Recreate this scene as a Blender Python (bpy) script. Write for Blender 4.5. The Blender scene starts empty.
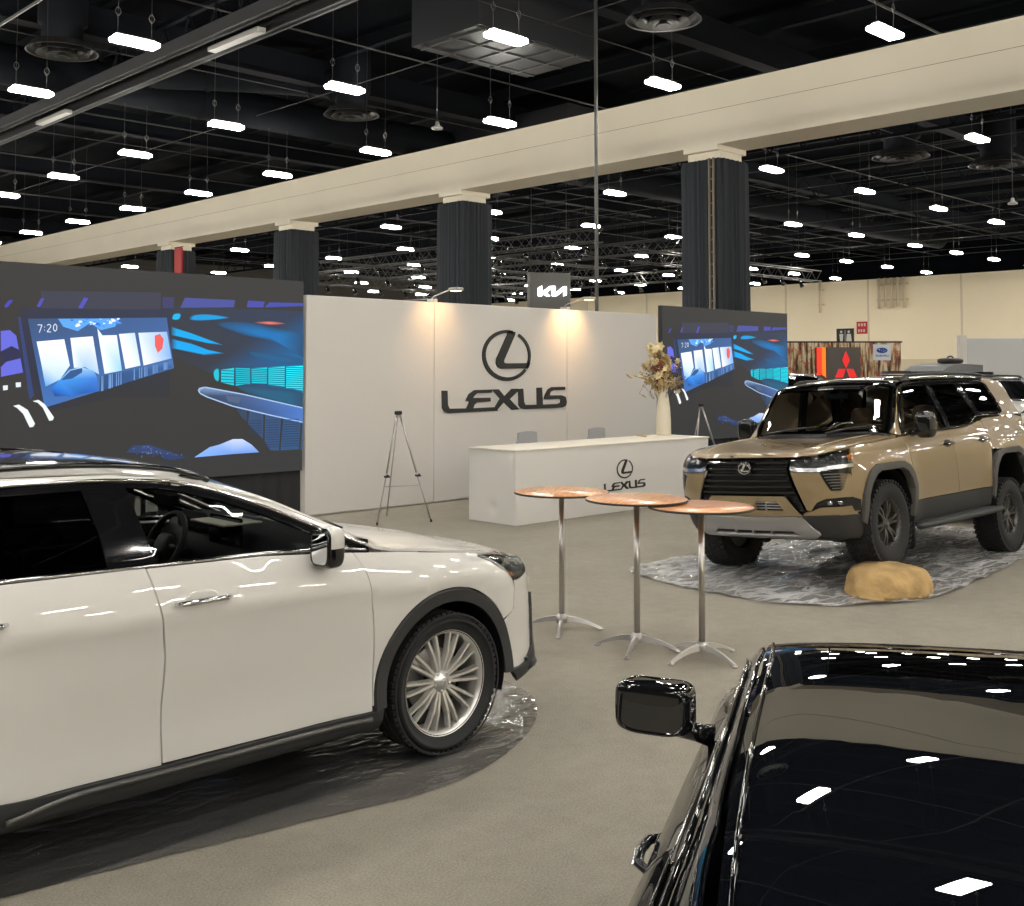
LAMP = 110.0
import bpy, bmesh, math, random
import numpy as np
from mathutils import Vector, Matrix
from mathutils.bvhtree import BVHTree
from mathutils.geometry import delaunay_2d_cdt
random.seed(7)
PI = math.pi
SC = bpy.context.scene
COL = SC.collection
R = math.radians

# ---------------------------------------------------------------- materials
MATS = {}
def mat(name, col=(.5,.5,.5), rough=.5, metal=0., coat=0., coatr=.03, emit=None, es=1., spec=.5, noise=None, bump=None, trans=0., ior=1.45):
    """noise=(scale, amount) varies the colour; bump=(scale, strength, distance)"""
    if name in MATS: return MATS[name]
    m = bpy.data.materials.new(name); m.use_nodes = True
    n = m.node_tree.nodes; l = m.node_tree.links
    p = n['Principled BSDF']
    p.inputs['Base Color'].default_value = (*col, 1)
    p.inputs['Roughness'].default_value = rough
    p.inputs['Metallic'].default_value = metal
    p.inputs['Specular IOR Level'].default_value = spec
    p.inputs['IOR'].default_value = ior
    p.inputs['Coat Weight'].default_value = coat
    p.inputs['Coat Roughness'].default_value = coatr
    p.inputs['Transmission Weight'].default_value = trans
    if emit:
        p.inputs['Emission Color'].default_value = (*emit, 1)
        p.inputs['Emission Strength'].default_value = es
    if noise or bump:
        tc = n.new('ShaderNodeTexCoord')
    if noise:
        t = n.new('ShaderNodeTexNoise'); t.inputs['Scale'].default_value = noise[0]; t.inputs['Detail'].default_value = 5
        l.new(tc.outputs['Object'], t.inputs['Vector'])
        r = n.new('ShaderNodeMapRange'); r.inputs[1].default_value = .3; r.inputs[2].default_value = .7
        r.inputs[3].default_value = 1-noise[1]; r.inputs[4].default_value = 1+noise[1]
        l.new(t.outputs['Fac'], r.inputs[0])
        mx = n.new('ShaderNodeVectorMath'); mx.operation = 'SCALE'
        mx.inputs[0].default_value = col
        l.new(r.outputs[0], mx.inputs['Scale']); l.new(mx.outputs[0], p.inputs['Base Color'])
    if bump:
        t2 = n.new('ShaderNodeTexNoise'); t2.inputs['Scale'].default_value = bump[0]; t2.inputs['Detail'].default_value = 4
        l.new(tc.outputs['Object'], t2.inputs['Vector'])
        b = n.new('ShaderNodeBump'); b.inputs['Strength'].default_value = bump[1]; b.inputs['Distance'].default_value = bump[2]
        l.new(t2.outputs['Fac'], b.inputs['Height']); l.new(b.outputs[0], p.inputs['Normal'])
    MATS[name] = m
    return m

def glass(name, tint=(.05,.055,.06), refl=1.0, ior=1.5):
    """see-through tinted pane: fresnel gloss over a coloured clear layer"""
    if name in MATS: return MATS[name]
    m = bpy.data.materials.new(name); m.use_nodes = True
    n = m.node_tree.nodes; l = m.node_tree.links
    n.remove(n['Principled BSDF'])
    o = n['Material Output']
    t = n.new('ShaderNodeBsdfTransparent'); t.inputs[0].default_value = (*tint, 1)
    g = n.new('ShaderNodeBsdfGlossy'); g.inputs['Roughness'].default_value = .0; g.inputs[0].default_value = (refl,refl,refl,1)
    f = n.new('ShaderNodeFresnel'); f.inputs[0].default_value = ior
    x = n.new('ShaderNodeMixShader')
    l.new(f.outputs[0], x.inputs[0]); l.new(t.outputs[0], x.inputs[1]); l.new(g.outputs[0], x.inputs[2]); l.new(x.outputs[0], o.inputs[0])
    MATS[name] = m
    return m

def vcol_emit(name, strength=1.0, rough=.35):
    """a lit display: emission taken from the picture's own colours"""
    if name in MATS: return MATS[name]
    m = mat(name, (.012,.012,.014), rough)
    n = m.node_tree.nodes; l = m.node_tree.links; p = n['Principled BSDF']
    a = n.new('ShaderNodeAttribute'); a.attribute_name = 'Col'
    l.new(a.outputs['Color'], p.inputs['Emission Color']); p.inputs['Emission Strength'].default_value = strength
    return m

def film(name,bs=.55,milk=.2,big=1.):
    """thin clear polythene with creases"""
    m = bpy.data.materials.new(name); m.use_nodes = True
    n = m.node_tree.nodes; l = m.node_tree.links
    n.remove(n['Principled BSDF']); o = n['Material Output']
    tc = n.new('ShaderNodeTexCoord')
    mp = n.new('ShaderNodeMapping'); mp.inputs['Scale'].default_value = (.8,1.5,1); mp.inputs['Rotation'].default_value = (0,0,.35)
    l.new(tc.outputs['Object'], mp.inputs[0])
    w = n.new('ShaderNodeTexNoise'); w.inputs['Scale'].default_value = 2.2; w.inputs['Detail'].default_value = 5; w.inputs['Distortion'].default_value = 1.2
    l.new(mp.outputs[0], w.inputs['Vector'])
    wa = n.new('ShaderNodeVectorMath'); wa.operation = 'SCALE'; wa.inputs['Scale'].default_value = .35; l.new(w.outputs['Color'], wa.inputs[0])
    wb = n.new('ShaderNodeVectorMath'); wb.operation = 'ADD'; l.new(mp.outputs[0], wb.inputs[0]); l.new(wa.outputs[0], wb.inputs[1])
    hs = []
    for sc_, am in ((3.0,big),(8.,.42),(21.,.13)):
        v = n.new('ShaderNodeTexVoronoi'); v.inputs['Scale'].default_value = sc_; v.feature = 'F1'; l.new(wb.outputs[0], v.inputs['Vector'])
        k = n.new('ShaderNodeMath'); k.operation = 'MULTIPLY'; k.inputs[1].default_value = am; l.new(v.outputs['Distance'], k.inputs[0]); hs.append(k)
    a1 = n.new('ShaderNodeMath'); l.new(hs[0].outputs[0], a1.inputs[0]); l.new(hs[1].outputs[0], a1.inputs[1])
    a2 = n.new('ShaderNodeMath'); l.new(a1.outputs[0], a2.inputs[0]); l.new(hs[2].outputs[0], a2.inputs[1])
    b = n.new('ShaderNodeBump'); b.inputs['Strength'].default_value = bs; b.inputs['Distance'].default_value = .05
    l.new(a2.outputs[0], b.inputs['Height'])
    t = n.new('ShaderNodeBsdfTransparent'); t.inputs[0].default_value = (.86,.86,.86,1)
    g = n.new('ShaderNodeBsdfGlossy'); g.inputs['Roughness'].default_value = .07; g.inputs[0].default_value = (1,1,1,1)
    l.new(b.outputs[0], g.inputs['Normal'])
    f = n.new('ShaderNodeFresnel'); f.inputs[0].default_value = 1.95; l.new(b.outputs[0], f.inputs['Normal'])
    x = n.new('ShaderNodeMixShader')
    l.new(f.outputs[0], x.inputs[0]); l.new(t.outputs[0], x.inputs[1]); l.new(g.outputs[0], x.inputs[2])
    df = n.new('ShaderNodeBsdfDiffuse'); df.inputs[0].default_value = (.75,.75,.74,1); x2 = n.new('ShaderNodeMixShader'); x2.inputs[0].default_value = milk
    if big > .9:   # creases whitened; reflected lamp glints painted into their diffuse colour
        m3 = n.new('ShaderNodeMapping'); m3.inputs['Scale'].default_value = (.7,2.2,1); m3.inputs['Rotation'].default_value = (0,0,.5); l.new(wb.outputs[0], m3.inputs[0])
        cr = n.new('ShaderNodeTexVoronoi'); cr.feature = 'DISTANCE_TO_EDGE'; cr.inputs['Scale'].default_value = 3.4; l.new(m3.outputs[0], cr.inputs['Vector'])
        mr = n.new('ShaderNodeMapRange'); mr.inputs[1].default_value = 0; mr.inputs[2].default_value = .2; mr.inputs[3].default_value = .85; mr.inputs[4].default_value = .36; l.new(cr.outputs['Distance'], mr.inputs[0])
        mm = n.new('ShaderNodeMath'); mm.operation = 'MULTIPLY'; l.new(w.outputs['Fac'], mm.inputs[0]); l.new(mr.outputs[0], mm.inputs[1]); l.new(mm.outputs[0], x2.inputs[0])
    l.new(x.outputs[0], x2.inputs[1]); l.new(df.outputs[0], x2.inputs[2]); l.new(x2.outputs[0], o.inputs[0])
    return m

# ---------------------------------------------------------------- mesh helpers
def link(name, me, m=None, parent=None):
    if m is not None:
        for q in (m if isinstance(m, (list, tuple)) else [m]): me.materials.append(q)
    o = bpy.data.objects.new(name, me); COL.objects.link(o)
    if parent is not None: o.parent = parent
    return o

def mesh_obj(name, vs, fs, m=None, parent=None, smooth=False, normals=None, mi=None):
    me = bpy.data.meshes.new(name)
    me.from_pydata([tuple(v) for v in vs], [], [tuple(f) for f in fs]); me.update()
    if mi: me.polygons.foreach_set('material_index', mi)
    if smooth or normals is not None: me.polygons.foreach_set('use_smooth', [True]*len(me.polygons))
    if normals is not None: me.normals_split_custom_set_from_vertices([tuple(v) for v in normals])
    return link(name, me, m, parent)

def tag(o, label=None, cat=None, group=None, kind=None):
    if label: o['label'] = label
    if cat: o['category'] = cat
    if group: o['group'] = group
    if kind: o['kind'] = kind
    return o

def empty(name, loc=(0,0,0), rz=0., label=None, cat=None, group=None, rx=0., ry=0.):
    o = bpy.data.objects.new(name, None); COL.objects.link(o)
    o.location = loc; o.rotation_euler = (rx, ry, rz); o.empty_display_size = .1
    return tag(o, label, cat, group)

def copy_tree(o, parent=None):
    c = o.copy(); COL.objects.link(c); c.parent = parent
    for ch in list(o.children): copy_tree(ch, c)
    return c

class MB:
    """collects simple solids and builds them as one mesh"""
    def __init__(s): s.v = []; s.f = []; s.mi = []; s.sm = []; s.cur = 0
    def add(s, vs, fs, smooth=False, M=None):
        b = len(s.v)
        if M is not None: vs = [M @ Vector(v) for v in vs]
        s.v += [tuple(v) for v in vs]; s.f += [tuple(i+b for i in f) for f in fs]
        s.mi += [s.cur]*len(fs); s.sm += [smooth]*len(fs); return s
    def box(s, x0,x1,y0,y1,z0,z1, M=None, bev=0.):
        if bev:
            e = min(bev, (x1-x0)*.45, (y1-y0)*.45, (z1-z0)*.45)
            vs=[];
            for z,q in ((z0,e),(z0+e,0),(z1-e,0),(z1,e)):
                vs += [(x0+q+ (e if not q else 0),y0+q,z),(x1-q-(e if not q else 0),y0+q,z),(x1-q,y0+q+(e if not q else 0),z),(x1-q,y1-q-(e if not q else 0),z),
                       (x1-q-(e if not q else 0),y1-q,z),(x0+q+(e if not q else 0),y1-q,z),(x0+q,y1-q-(e if not q else 0),z),(x0+q,y0+q+(e if not q else 0),z)]
            fs=[tuple(range(7,-1,-1)), tuple(range(24,32))]
            for k in range(3):
                for i in range(8):
                    j=(i+1)%8; fs.append((k*8+i,k*8+j,k*8+8+j,k*8+8+i))
            return s.add(vs,fs,False,M)
        vs=[(x0,y0,z0),(x1,y0,z0),(x1,y1,z0),(x0,y1,z0),(x0,y0,z1),(x1,y0,z1),(x1,y1,z1),(x0,y1,z1)]
        fs=[(3,2,1,0),(4,5,6,7),(0,1,5,4),(1,2,6,5),(2,3,7,6),(3,0,4,7)]
        return s.add(vs,fs,False,M)
    def tube(s, pts, r, n=8, caps=True, closed=False, M=None):
        pts=[Vector(p) for p in pts]; rs = r if isinstance(r,(list,tuple)) else [r]*len(pts)
        vs=[];fs=[]; up=None; N=len(pts)
        for i,p in enumerate(pts):
            if closed: d=(pts[(i+1)%N]-pts[i-1])
            else: d=(pts[min(i+1,N-1)]-pts[max(i-1,0)])
            d.normalize()
            if up is None: up = Vector((0,0,1)) if abs(d.z)<.9 else Vector((1,0,0))
            u=up-d*up.dot(d)
            if u.length<1e-4: u=d.orthogonal()
            u.normalize(); w=d.cross(u); up=u
            for k in range(n):
                t=2*PI*k/n; vs.append(p+(u*math.cos(t)+w*math.sin(t))*rs[i])
        for i in range(N if closed else N-1):
            j=(i+1)%N
            for k in range(n):
                q=(k+1)%n; fs.append((i*n+k,i*n+q,j*n+q,j*n+k))
        if caps and not closed: fs.append(tuple(range(n-1,-1,-1))); fs.append(tuple((N-1)*n+k for k in range(n)))
        return s.add(vs,fs,n>4,M)
    def lathe(s, prof, n=32, M=None, smooth=True, a0=0., a1=2*PI):
        """prof: (r, z) pairs, turned about local z"""
        full=abs(a1-a0-2*PI)<1e-6; K=n if full else n+1
        vs=[(r*math.cos(a0+(a1-a0)*k/n), r*math.sin(a0+(a1-a0)*k/n), z) for r,z in prof for k in range(K)]
        fs=[]
        for i in range(len(prof)-1):
            for k in range(n):
                q=(k+1)%K; fs.append((i*K+k,i*K+q,(i+1)*K+q,(i+1)*K+k))
        return s.add(vs,fs,smooth,M)
    def plate(s, pts, t, M=None):
        """flat polygon (x,y) with thickness t along z"""
        n=len(pts)
        A=sum(pts[i][0]*pts[(i+1)%n][1]-pts[(i+1)%n][0]*pts[i][1] for i in range(n))
        if A<0: pts=pts[::-1]
        r=delaunay_2d_cdt([Vector(p) for p in pts],[],[list(range(n))],1,1e-6)
        V=r[0]; m=len(V)
        vs=[(v.x,v.y,t) for v in V]+[(v.x,v.y,0) for v in V]
        fs=[tuple(f) for f in r[2]]+[tuple(i+m for i in reversed(f)) for f in r[2]]
        b=len(vs); vs+=[(p[0],p[1],0) for p in pts]+[(p[0],p[1],t) for p in pts]
        fs+=[(b+i,b+(i+1)%n,b+n+(i+1)%n,b+n+i) for i in range(n)]
        return s.add(vs,fs,False,M)
    def build(s, name, m=None, parent=None, smooth=None, wn=False):
        me=bpy.data.meshes.new(name); me.from_pydata(s.v,[],s.f); me.update()
        me.polygons.foreach_set('material_index', s.mi)
        me.polygons.foreach_set('use_smooth', s.sm if smooth is None else [smooth]*len(s.f))
        return link(name,me,m,parent)

def crv(pts, n=8, closed=False):
    """smooth curve through the points"""
    P=[Vector(p) for p in pts]; out=[]; N=len(P)
    for i in range(N if closed else N-1):
        if closed: a,b,c,d=P[i-1],P[i],P[(i+1)%N],P[(i+2)%N]
        else: a,b,c,d=P[max(i-1,0)],P[i],P[i+1],P[min(i+2,N-1)]
        for k in range(n):
            t=k/n
            out.append(.5*((2*b)+(c-a)*t+(2*a-5*b+4*c-d)*t*t+(3*b-a-3*c+d)*t**3))
    if not closed: out.append(P[-1])
    return [tuple(q) for q in out]
def T(x=0,y=0,z=0,rx=0,ry=0,rz=0,s=1):
    from mathutils import Euler
    return Matrix.Translation((x,y,z)) @ Euler((rx,ry,rz)).to_matrix().to_4x4() @ Matrix.Scale(s,4)
def lin(c): # sRGB 0-255 -> linear
    return tuple(((v/255+.055)/1.055)**2.4 if v/255>.04045 else v/255/12.92 for v in c)

# ---------------------------------------------------------------- camera
# x runs along the display wall, y towards it, z up; the visitor stands at the origin holding the phone at 2.06 m
cam = bpy.data.cameras.new('camera'); co = bpy.data.objects.new('camera', cam); COL.objects.link(co)
co.location = (0,0,2.06); co.rotation_euler = (R(90+2.63), 0, R(45.7-90))
cam.sensor_width = 36; cam.lens = 36*1090/1024; cam.shift_y = -133/1024; cam.clip_end = 400; cam.clip_start = .05
SC.camera = co
SC.view_settings.view_transform = 'Standard'; SC.view_settings.look = 'None'; SC.view_settings.gamma = 1
SC.view_settings.use_curve_mapping = False; SC.view_settings.exposure = 0.08
w = bpy.data.worlds.new('world'); SC.world = w; w.use_nodes = True
w.node_tree.nodes['Background'].inputs[0].default_value = (.012,.012,.013,1); w.node_tree.nodes['Background'].inputs[1].default_value = 1.0

# ---------------------------------------------------------------- common materials
M_black = mat('satin_black', (.012,.012,.013), .45)
M_gloss = mat('gloss_black', (.006,.006,.007), .08, coat=.6)
M_chrome = mat('chrome', (.75,.75,.76), .08, 1.)
M_steel = mat('brushed_steel', (.55,.54,.52), .3, 1.)
M_white = mat('white_laminate', lin((205,202,195)), .5)

# ---------------------------------------------------------------- hall shell
def carpet():
    m = mat('grey_carpet', lin((172,164,148)), .95, spec=.15)
    n=m.node_tree.nodes; l=m.node_tree.links; p=n['Principled BSDF']
    tc=n.new('ShaderNodeTexCoord')
    def noise(sc,det):
        t=n.new('ShaderNodeTexNoise'); t.inputs['Scale'].default_value=sc; t.inputs['Detail'].default_value=det; l.new(tc.outputs['Object'],t.inputs['Vector']); return t
    f=noise(95,3); c=noise(1.3,6); k=noise(9,4)
    a=n.new('ShaderNodeMath'); a.operation='MULTIPLY_ADD'; a.inputs[1].default_value=.3; l.new(c.outputs['Fac'],a.inputs[0])
    a2=n.new('ShaderNodeMath'); a2.operation='MULTIPLY_ADD'; a2.inputs[1].default_value=.22; l.new(k.outputs['Fac'],a2.inputs[0]); a2.inputs[2].default_value=0
    l.new(a2.outputs[0],a.inputs[2])
    b=n.new('ShaderNodeMath'); b.operation='MULTIPLY_ADD'; b.inputs[1].default_value=.75; l.new(f.outputs['Fac'],b.inputs[0]); l.new(a.outputs[0],b.inputs[2])
    r=n.new('ShaderNodeMapRange'); r.inputs[1].default_value=.4; r.inputs[2].default_value=1.1; r.inputs[3].default_value=.62; r.inputs[4].default_value=1.34
    l.new(b.outputs[0],r.inputs[0])
    s=n.new('ShaderNodeVectorMath'); s.operation='SCALE'; s.inputs[0].default_value=lin((152,146,134)); l.new(r.outputs[0],s.inputs['Scale']); l.new(s.outputs[0],p.inputs['Base Color'])
    bp=n.new('ShaderNodeBump'); bp.inputs['Strength'].default_value=.5; bp.inputs['Distance'].default_value=.01; l.new(f.outputs['Fac'],bp.inputs['Height']); l.new(bp.outputs[0],p.inputs['Normal'])
    return m
X0,X1,Y0,Y1 = -22,66,-24,72
HZ = 10.6
def slab(name, *b, m): return tag(MB().box(*b).build(name, m), kind='structure')
slab('floor', X0,X1,Y0,Y1,-.2,0, m=carpet())
M_deck = mat('dark_ceiling_paint', (.0014,.0020,.0032), .9, spec=.05, noise=(.6,.35))
M_iron = mat('dark_roof_steel', (.0055,.0066,.009), .8, spec=.1)
M_wallp = mat('cream_wall_paint', lin((246,233,203)), .8, noise=(.15,.04))
slab('ceiling', X0,X1,Y0,Y1,HZ,HZ+.2, m=M_deck)
wf = slab('wall_back', X1,X1+.3,Y0,Y1,0,HZ, m=M_wallp)
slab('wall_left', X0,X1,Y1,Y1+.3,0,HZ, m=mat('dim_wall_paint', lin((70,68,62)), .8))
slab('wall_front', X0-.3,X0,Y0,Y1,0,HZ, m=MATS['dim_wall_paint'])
slab('wall_right', X0,X1,Y0-.3,Y0,0,HZ, m=MATS['cream_wall_paint'])
# darker wainscot line, panel joints and conduits along the back wall
tr = MB()
for y in np.arange(10,66,6.1): tr.box(X1-.03,X1,y,y+.12,0,8.2)
tag(tr.build('trim_1', mat('cream_trim', lin((216,204,176)), .7)), kind='structure')
tag(MB().box(X1-.05,X1,Y0,Y1,0,2.75).build('trim_2', mat('cream_wainscot', lin((214,201,172)), .7)), kind='structure')
tag(MB().box(X1-.35,X1,Y0,Y1,7.95,HZ).build('trim_3', M_deck), kind='structure')

def pipes(y, zs, n, label, grp=None):
    t = empty('conduit_rack', (X1-.02,y,0), 0, label, 'pipes')
    for k in range(n):
        z = zs[0]+ (k%2)*.12
        m = MB(); m.tube([(-.22,(k-(n-1)/2)*.42,z),(-.22,(k-(n-1)/2)*.42,7.95)], .09, 8)
        m.build('conduit', mat('cream_pipe', lin((214,202,176)),.6), t)
    for z in (zs[0]+.5, zs[0]+1.5): MB().box(-.12,0,-(n*.21),n*.21,z,z+.08).build('bracket', MATS['cream_pipe'], t)
pipes(32.75,(6.0,),5,'five cream conduits running down the far wall in a rack')
pipes(37.8,(5.9,),1,'single thick cream pipe dropping down the far wall')
# ---------------------------------------------------------------- overhead girder, columns
M_beam = mat('cream_girder_paint', lin((236,228,208)), .45, noise=(.4,.03))
g = empty('girder', (21.5,0,0), 0, 'deep cream painted girder crossing the hall above the draped columns', 'girder')
mb = MB(); mb.box(0,.9,Y0+.02,Y1-.02,7.5,8.3); mb.build('lower_web', M_beam, g)
mb = MB(); mb.box(-.012,.912,Y0+.02,Y1-.02,8.3,8.83); mb.build('upper_web', M_beam, g)
mb = MB(); mb.box(-.03,1.15,Y0+.02,Y1-.02,7.44,7.5); mb.box(-.03,.95,Y0+.02,Y1-.02,8.83,8.87); mb.build('flange', M_beam, g)

def drape_mat():
    return mat('black_drape_cloth', (.028,.033,.040), .85, bump=(30,.2,.01))
def column(y, label, ladder=False):
    t = empty('draped_column', (22.0,y,0), 0, label, 'column', 'draped columns carrying the girder')
    MB().box(-.36,.36,-.36,.36,0,7.43).build('shaft', M_beam, t)
    m = MB(); m.box(-.46,.46,-.46,.46,7.1,7.3); m.box(-.6,.6,-.5,.5,7.3,7.43); m.build('capital', M_beam, t)
    # pleated cloth wrapped round the shaft
    n = 220; h = .60; vs=[]; fs=[]; rows=[0.02,1.5,3,5,6.5,7.0,7.1]
    rnd = random.Random(int(y*10))
    ph = [rnd.uniform(0,6.28) for _ in range(4)]
    for iz,z in enumerate(rows):
        for k in range(n):
            a=2*PI*k/n; c,s=math.cos(a),math.sin(a); q=1/max(abs(c),abs(s))
            q=min(q,1.32)
            r=h*q + .030*math.sin(a*31+ph[0])*(1-.25*iz/6) + .018*math.sin(a*53+ph[1]+z*.2) + .012*math.sin(a*17+ph[2]+z*.5) - .03*(iz==6)
            vs.append((r*c,r*s,z))
    for i in range(len(rows)-1):
        for k in range(n):
            j=(k+1)%n; fs.append((i*n+k,i*n+j,(i+1)*n+j,(i+1)*n+k))
    mesh_obj('drape', vs, fs, drape_mat(), t, True)
    if ladder:
        m = MB(); x=-.655
        for yy in (-.12,.0): m.box(x-.03,x+.02,-.30+yy-.02,-.30+yy+.02,.0,7.1)
        for k in range(24): m.box(x-.02,x+.01,-.42,-.30,.2+k*.29,.23+k*.29)
        m.build('cable_tray', mat('tray_beige', lin((120,112,98)),.6), t)
    return t
cy0 = 15.45
for k,(lab) in enumerate(['wide black draped column nearest the tan SUV, with a pale cable tray down it','black draped column behind the middle of the white logo wall','black draped column just left of the white logo wall','farthest visible black draped column, partly behind the left screen']):
    column(cy0+k*9.17, lab, k==0)
column(cy0-9.17, 'black draped column out of view past the tan SUV')
t = empty('exit_banner', (21.05,cy0+27.5-2.05,0), 0, 'narrow red hanging banner beside the farthest draped column', 'banner')
MB().box(-.03,.03,-.30,.30,5.6,7.0).build('banner_cloth', mat('red_cloth', lin((170,25,25)),.6), t)
MB().tube([(0,-.34,7.03),(0,.34,7.03)],.02,6).build('hanger', M_iron, t)

# vertical pole standing behind the logo wall
t = empty('hanging_pole', (15.84,13.89,0), 0, 'thin grey pole rising from behind the logo wall to the roof', 'pole')
MB().tube([(0,0,0.02),(0,0,HZ)],.036,10).build('shaft', mat('grey_pole', (.09,.09,.085), .5), t)
MB().lathe([(0,0),(.2,0),(.2,.02),(.05,.03),(.037,.06)],20).build('base', MATS['grey_pole'], t)

# ---------------------------------------------------------------- roof steel
t = empty('roof_framing', (0,0,0), 0, 'dark steel roof joists and purlins under the black deck', 'roof steel')
for y in np.arange(Y0+2, Y1, 9.17):
    MB().box(X0,X1,y-.12,y+.12,9.55,10.2).box(X0,X1,y-.2,y+.2,9.5,9.55).build('main_joist', M_iron, t)
for x in np.arange(X0+1.8, X1, 3.05):
    MB().box(x-.05,x+.05,Y0,Y1,10.2,10.5).box(x-.09,x+.09,Y0,Y1,10.18,10.2).build('purlin', M_iron, t)
for x in (11.6, 30.4, 39.5, 48.6, 57.7):   # open web joists
    m = MB()
    m.box(x-.06,x+.06,Y0,Y1,8.95,9.05); m.box(x-.06,x+.06,Y0,Y1,9.95,10.05)
    for y in np.arange(Y0, Y1-1.2, 1.2):
        m.tube([(x,y,9.05),(x,y+.6,9.95),(x,y+1.2,9.05)], .03, 4)
    m.build('open_web_joist', M_iron, t)
M_light_iron = mat('grey_beam_paint', (.017,.018,.019), .7)
for x,z in ((10.35,8.75),(10.95,8.75)):
    pass
d = empty('twin_channel_beam', (0,0,0), 0, 'pair of long dark grey channel beams running under the near roof', 'beam')
for x in (10.5,11.15):
    m = MB(); m.box(x-.03,x+.03,Y0,Y1,8.55,8.85); m.box(x-.1,x+.1,Y0,Y1,8.55,8.58); m.build('channel', M_light_iron, d)
# thin sprinkler lines and cables, both ways
cb = empty('cable_run', (0,0,0), 0, 'thin straight cables and sprinkler lines strung below the roof', 'cables')
rc = random.Random(3)
M_cable = mat('cable_grey', (.035,.034,.033), .5)
for k in range(20):
    x = X0+3+k*4.4+rc.uniform(-1.2,1.2); z = rc.uniform(8.2,9.4)
    MB().tube([(x,Y0+.1,z),(x,Y1-.1,z+rc.uniform(-.1,.1))], rc.choice([.012,.012,.018,.03]), 5, False).build('long_cable', M_cable, cb)
for k in range(21):
    y = Y0+3+k*4.5+rc.uniform(-1.2,1.2); z = rc.uniform(8.95,9.4)
    MB().tube([(X0+.1,y,z),(X1-.4,y,z)], rc.choice([.012,.012,.02,.03]), 5, False).build('cross_cable', M_cable, cb)
# ducts
def duct(path, r, label):
    t = empty('air_duct', path[0], 0, label, 'duct')
    p0 = Vector(path[0]); pts=[tuple(Vector(p)-p0) for p in crv(path,6)]
    MB().tube(pts, r, 18).build('pipe', M_iron, t)
    for i in range(0,len(pts)-1,3):
        a=Vector(pts[i]); b=Vector(pts[i+1]); d=(b-a).normalized()*.05
        MB().tube([a,a+d], r+.03, 18).build('flange_ring', M_iron, t)
duct([(-20,27,9.4),(0,27,9.4),(30,27,9.4),(60,27,9.4)], .5, 'long round dark duct running away over the left of the hall')
duct([(11.9,27.2,9.75),(14,25.8,9.8),(16.2,24.3,9.75),(16.9,23.5,9.5)], .42, 'curved dark duct feeding the round vent left of centre')
duct([(28,-10,9.5),(28,20,9.5),(28,60,9.5)], .45, 'dark duct crossing beyond the cream girder')
def vent(x,y,lab,z=8.8,s=1.):
    t = empty('round_vent', (x,y,z), 0, lab, 'vent', 'round ceiling vents')
    for r0,r1,zz in ((.72,.60,.0),(.52,.40,-.04),(.33,.22,-.08),(.15,.0,-.11)):
        MB().lathe([(r1*s,zz+.16),(r0*s,zz),(r0*s*1.02,zz-.012),(r1*s,zz+.12)],36).build('ring', mat('vent_metal',(.045,.045,.043),.45,.4), t)
    MB().lathe([(.42*s,.1),(.42*s,.55),(.5*s,.6),(.5*s,HZ-z)],28).build('neck', M_iron, t)
vent(9.12,23.0,'round dark ceiling vent at the far left top of the hall')
vent(16.9,23.4,'round dark ceiling vent under the curved duct')
vent(16.57,12.8,'round dark ceiling vent near the top, above the girder')
vent(32.7,15.9,'round dark vent beyond the girder over the tan SUV',8.8,1.2)
vent(36.2,14.3,'round dark vent beyond the girder near the right edge',8.8,1.2)
# suspended air handling box
t = empty('air_handler', (16.0,16.4,0), 0, 'big dark boxy air handler hung above the girder', 'air handler')
m = MB(); m.box(-1.8,1.6,-.95,1.15,8.8,9.9); m.build('housing', mat('handler_metal',(.014,.015,.018),.5), t)
m = MB()
for k in range(5): m.box(-1.6+k*.66,-1.56+k*.66,-.9,1.1,8.76,8.8)
for k in range(3): m.box(-1.75,1.55,-.85+k*.85,-.81+k*.85,8.76,8.8)
m.build('frame', mat('handler_frame',(.05,.05,.048),.5), t)
m = MB()
for x in (-1.7,1.5):
    for y in (-.85,1.05): m.tube([(x,y,9.9),(x,y,HZ)],.015,5)
m.build('hanger', M_iron, t)
t = empty('air_handler', (24.8,24.5,0), 0, 'dark rectangular duct panel hung over the left part of the hall', 'air handler')
MB().box(-1.5,1.5,-3,3,9.2,9.9).build('housing', MATS['handler_metal'], t)
MB().box(-1.3,1.3,-2.6,2.6,9.14,9.2).build('grille', MATS['handler_frame'], t)
# unlit strip fixtures
for (x0,y0,x1,y1,lab) in ((10.9,19.9,10.9,18.0,'unlit white strip light hung near the channel beams at the top left'),(10.95,29.1,10.95,27.1,'unlit white strip light farther along the channel beams')):
    t = empty('strip_light', (x0,(y0+y1)/2,8.5), 0, lab, 'light')
    MB().box(-.09,.09,-.95,.95,.0,.09).build('housing', mat('fixture_white',(.33,.33,.31),.5), t)
    MB().tube([(0,-.8,.09),(0,-.8,2.1)],.01,5).build('hanger', M_iron, t); MB().tube([(0,.8,.09),(0,.8,2.1)],.01,5).build('hanger', M_iron, t)

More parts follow.
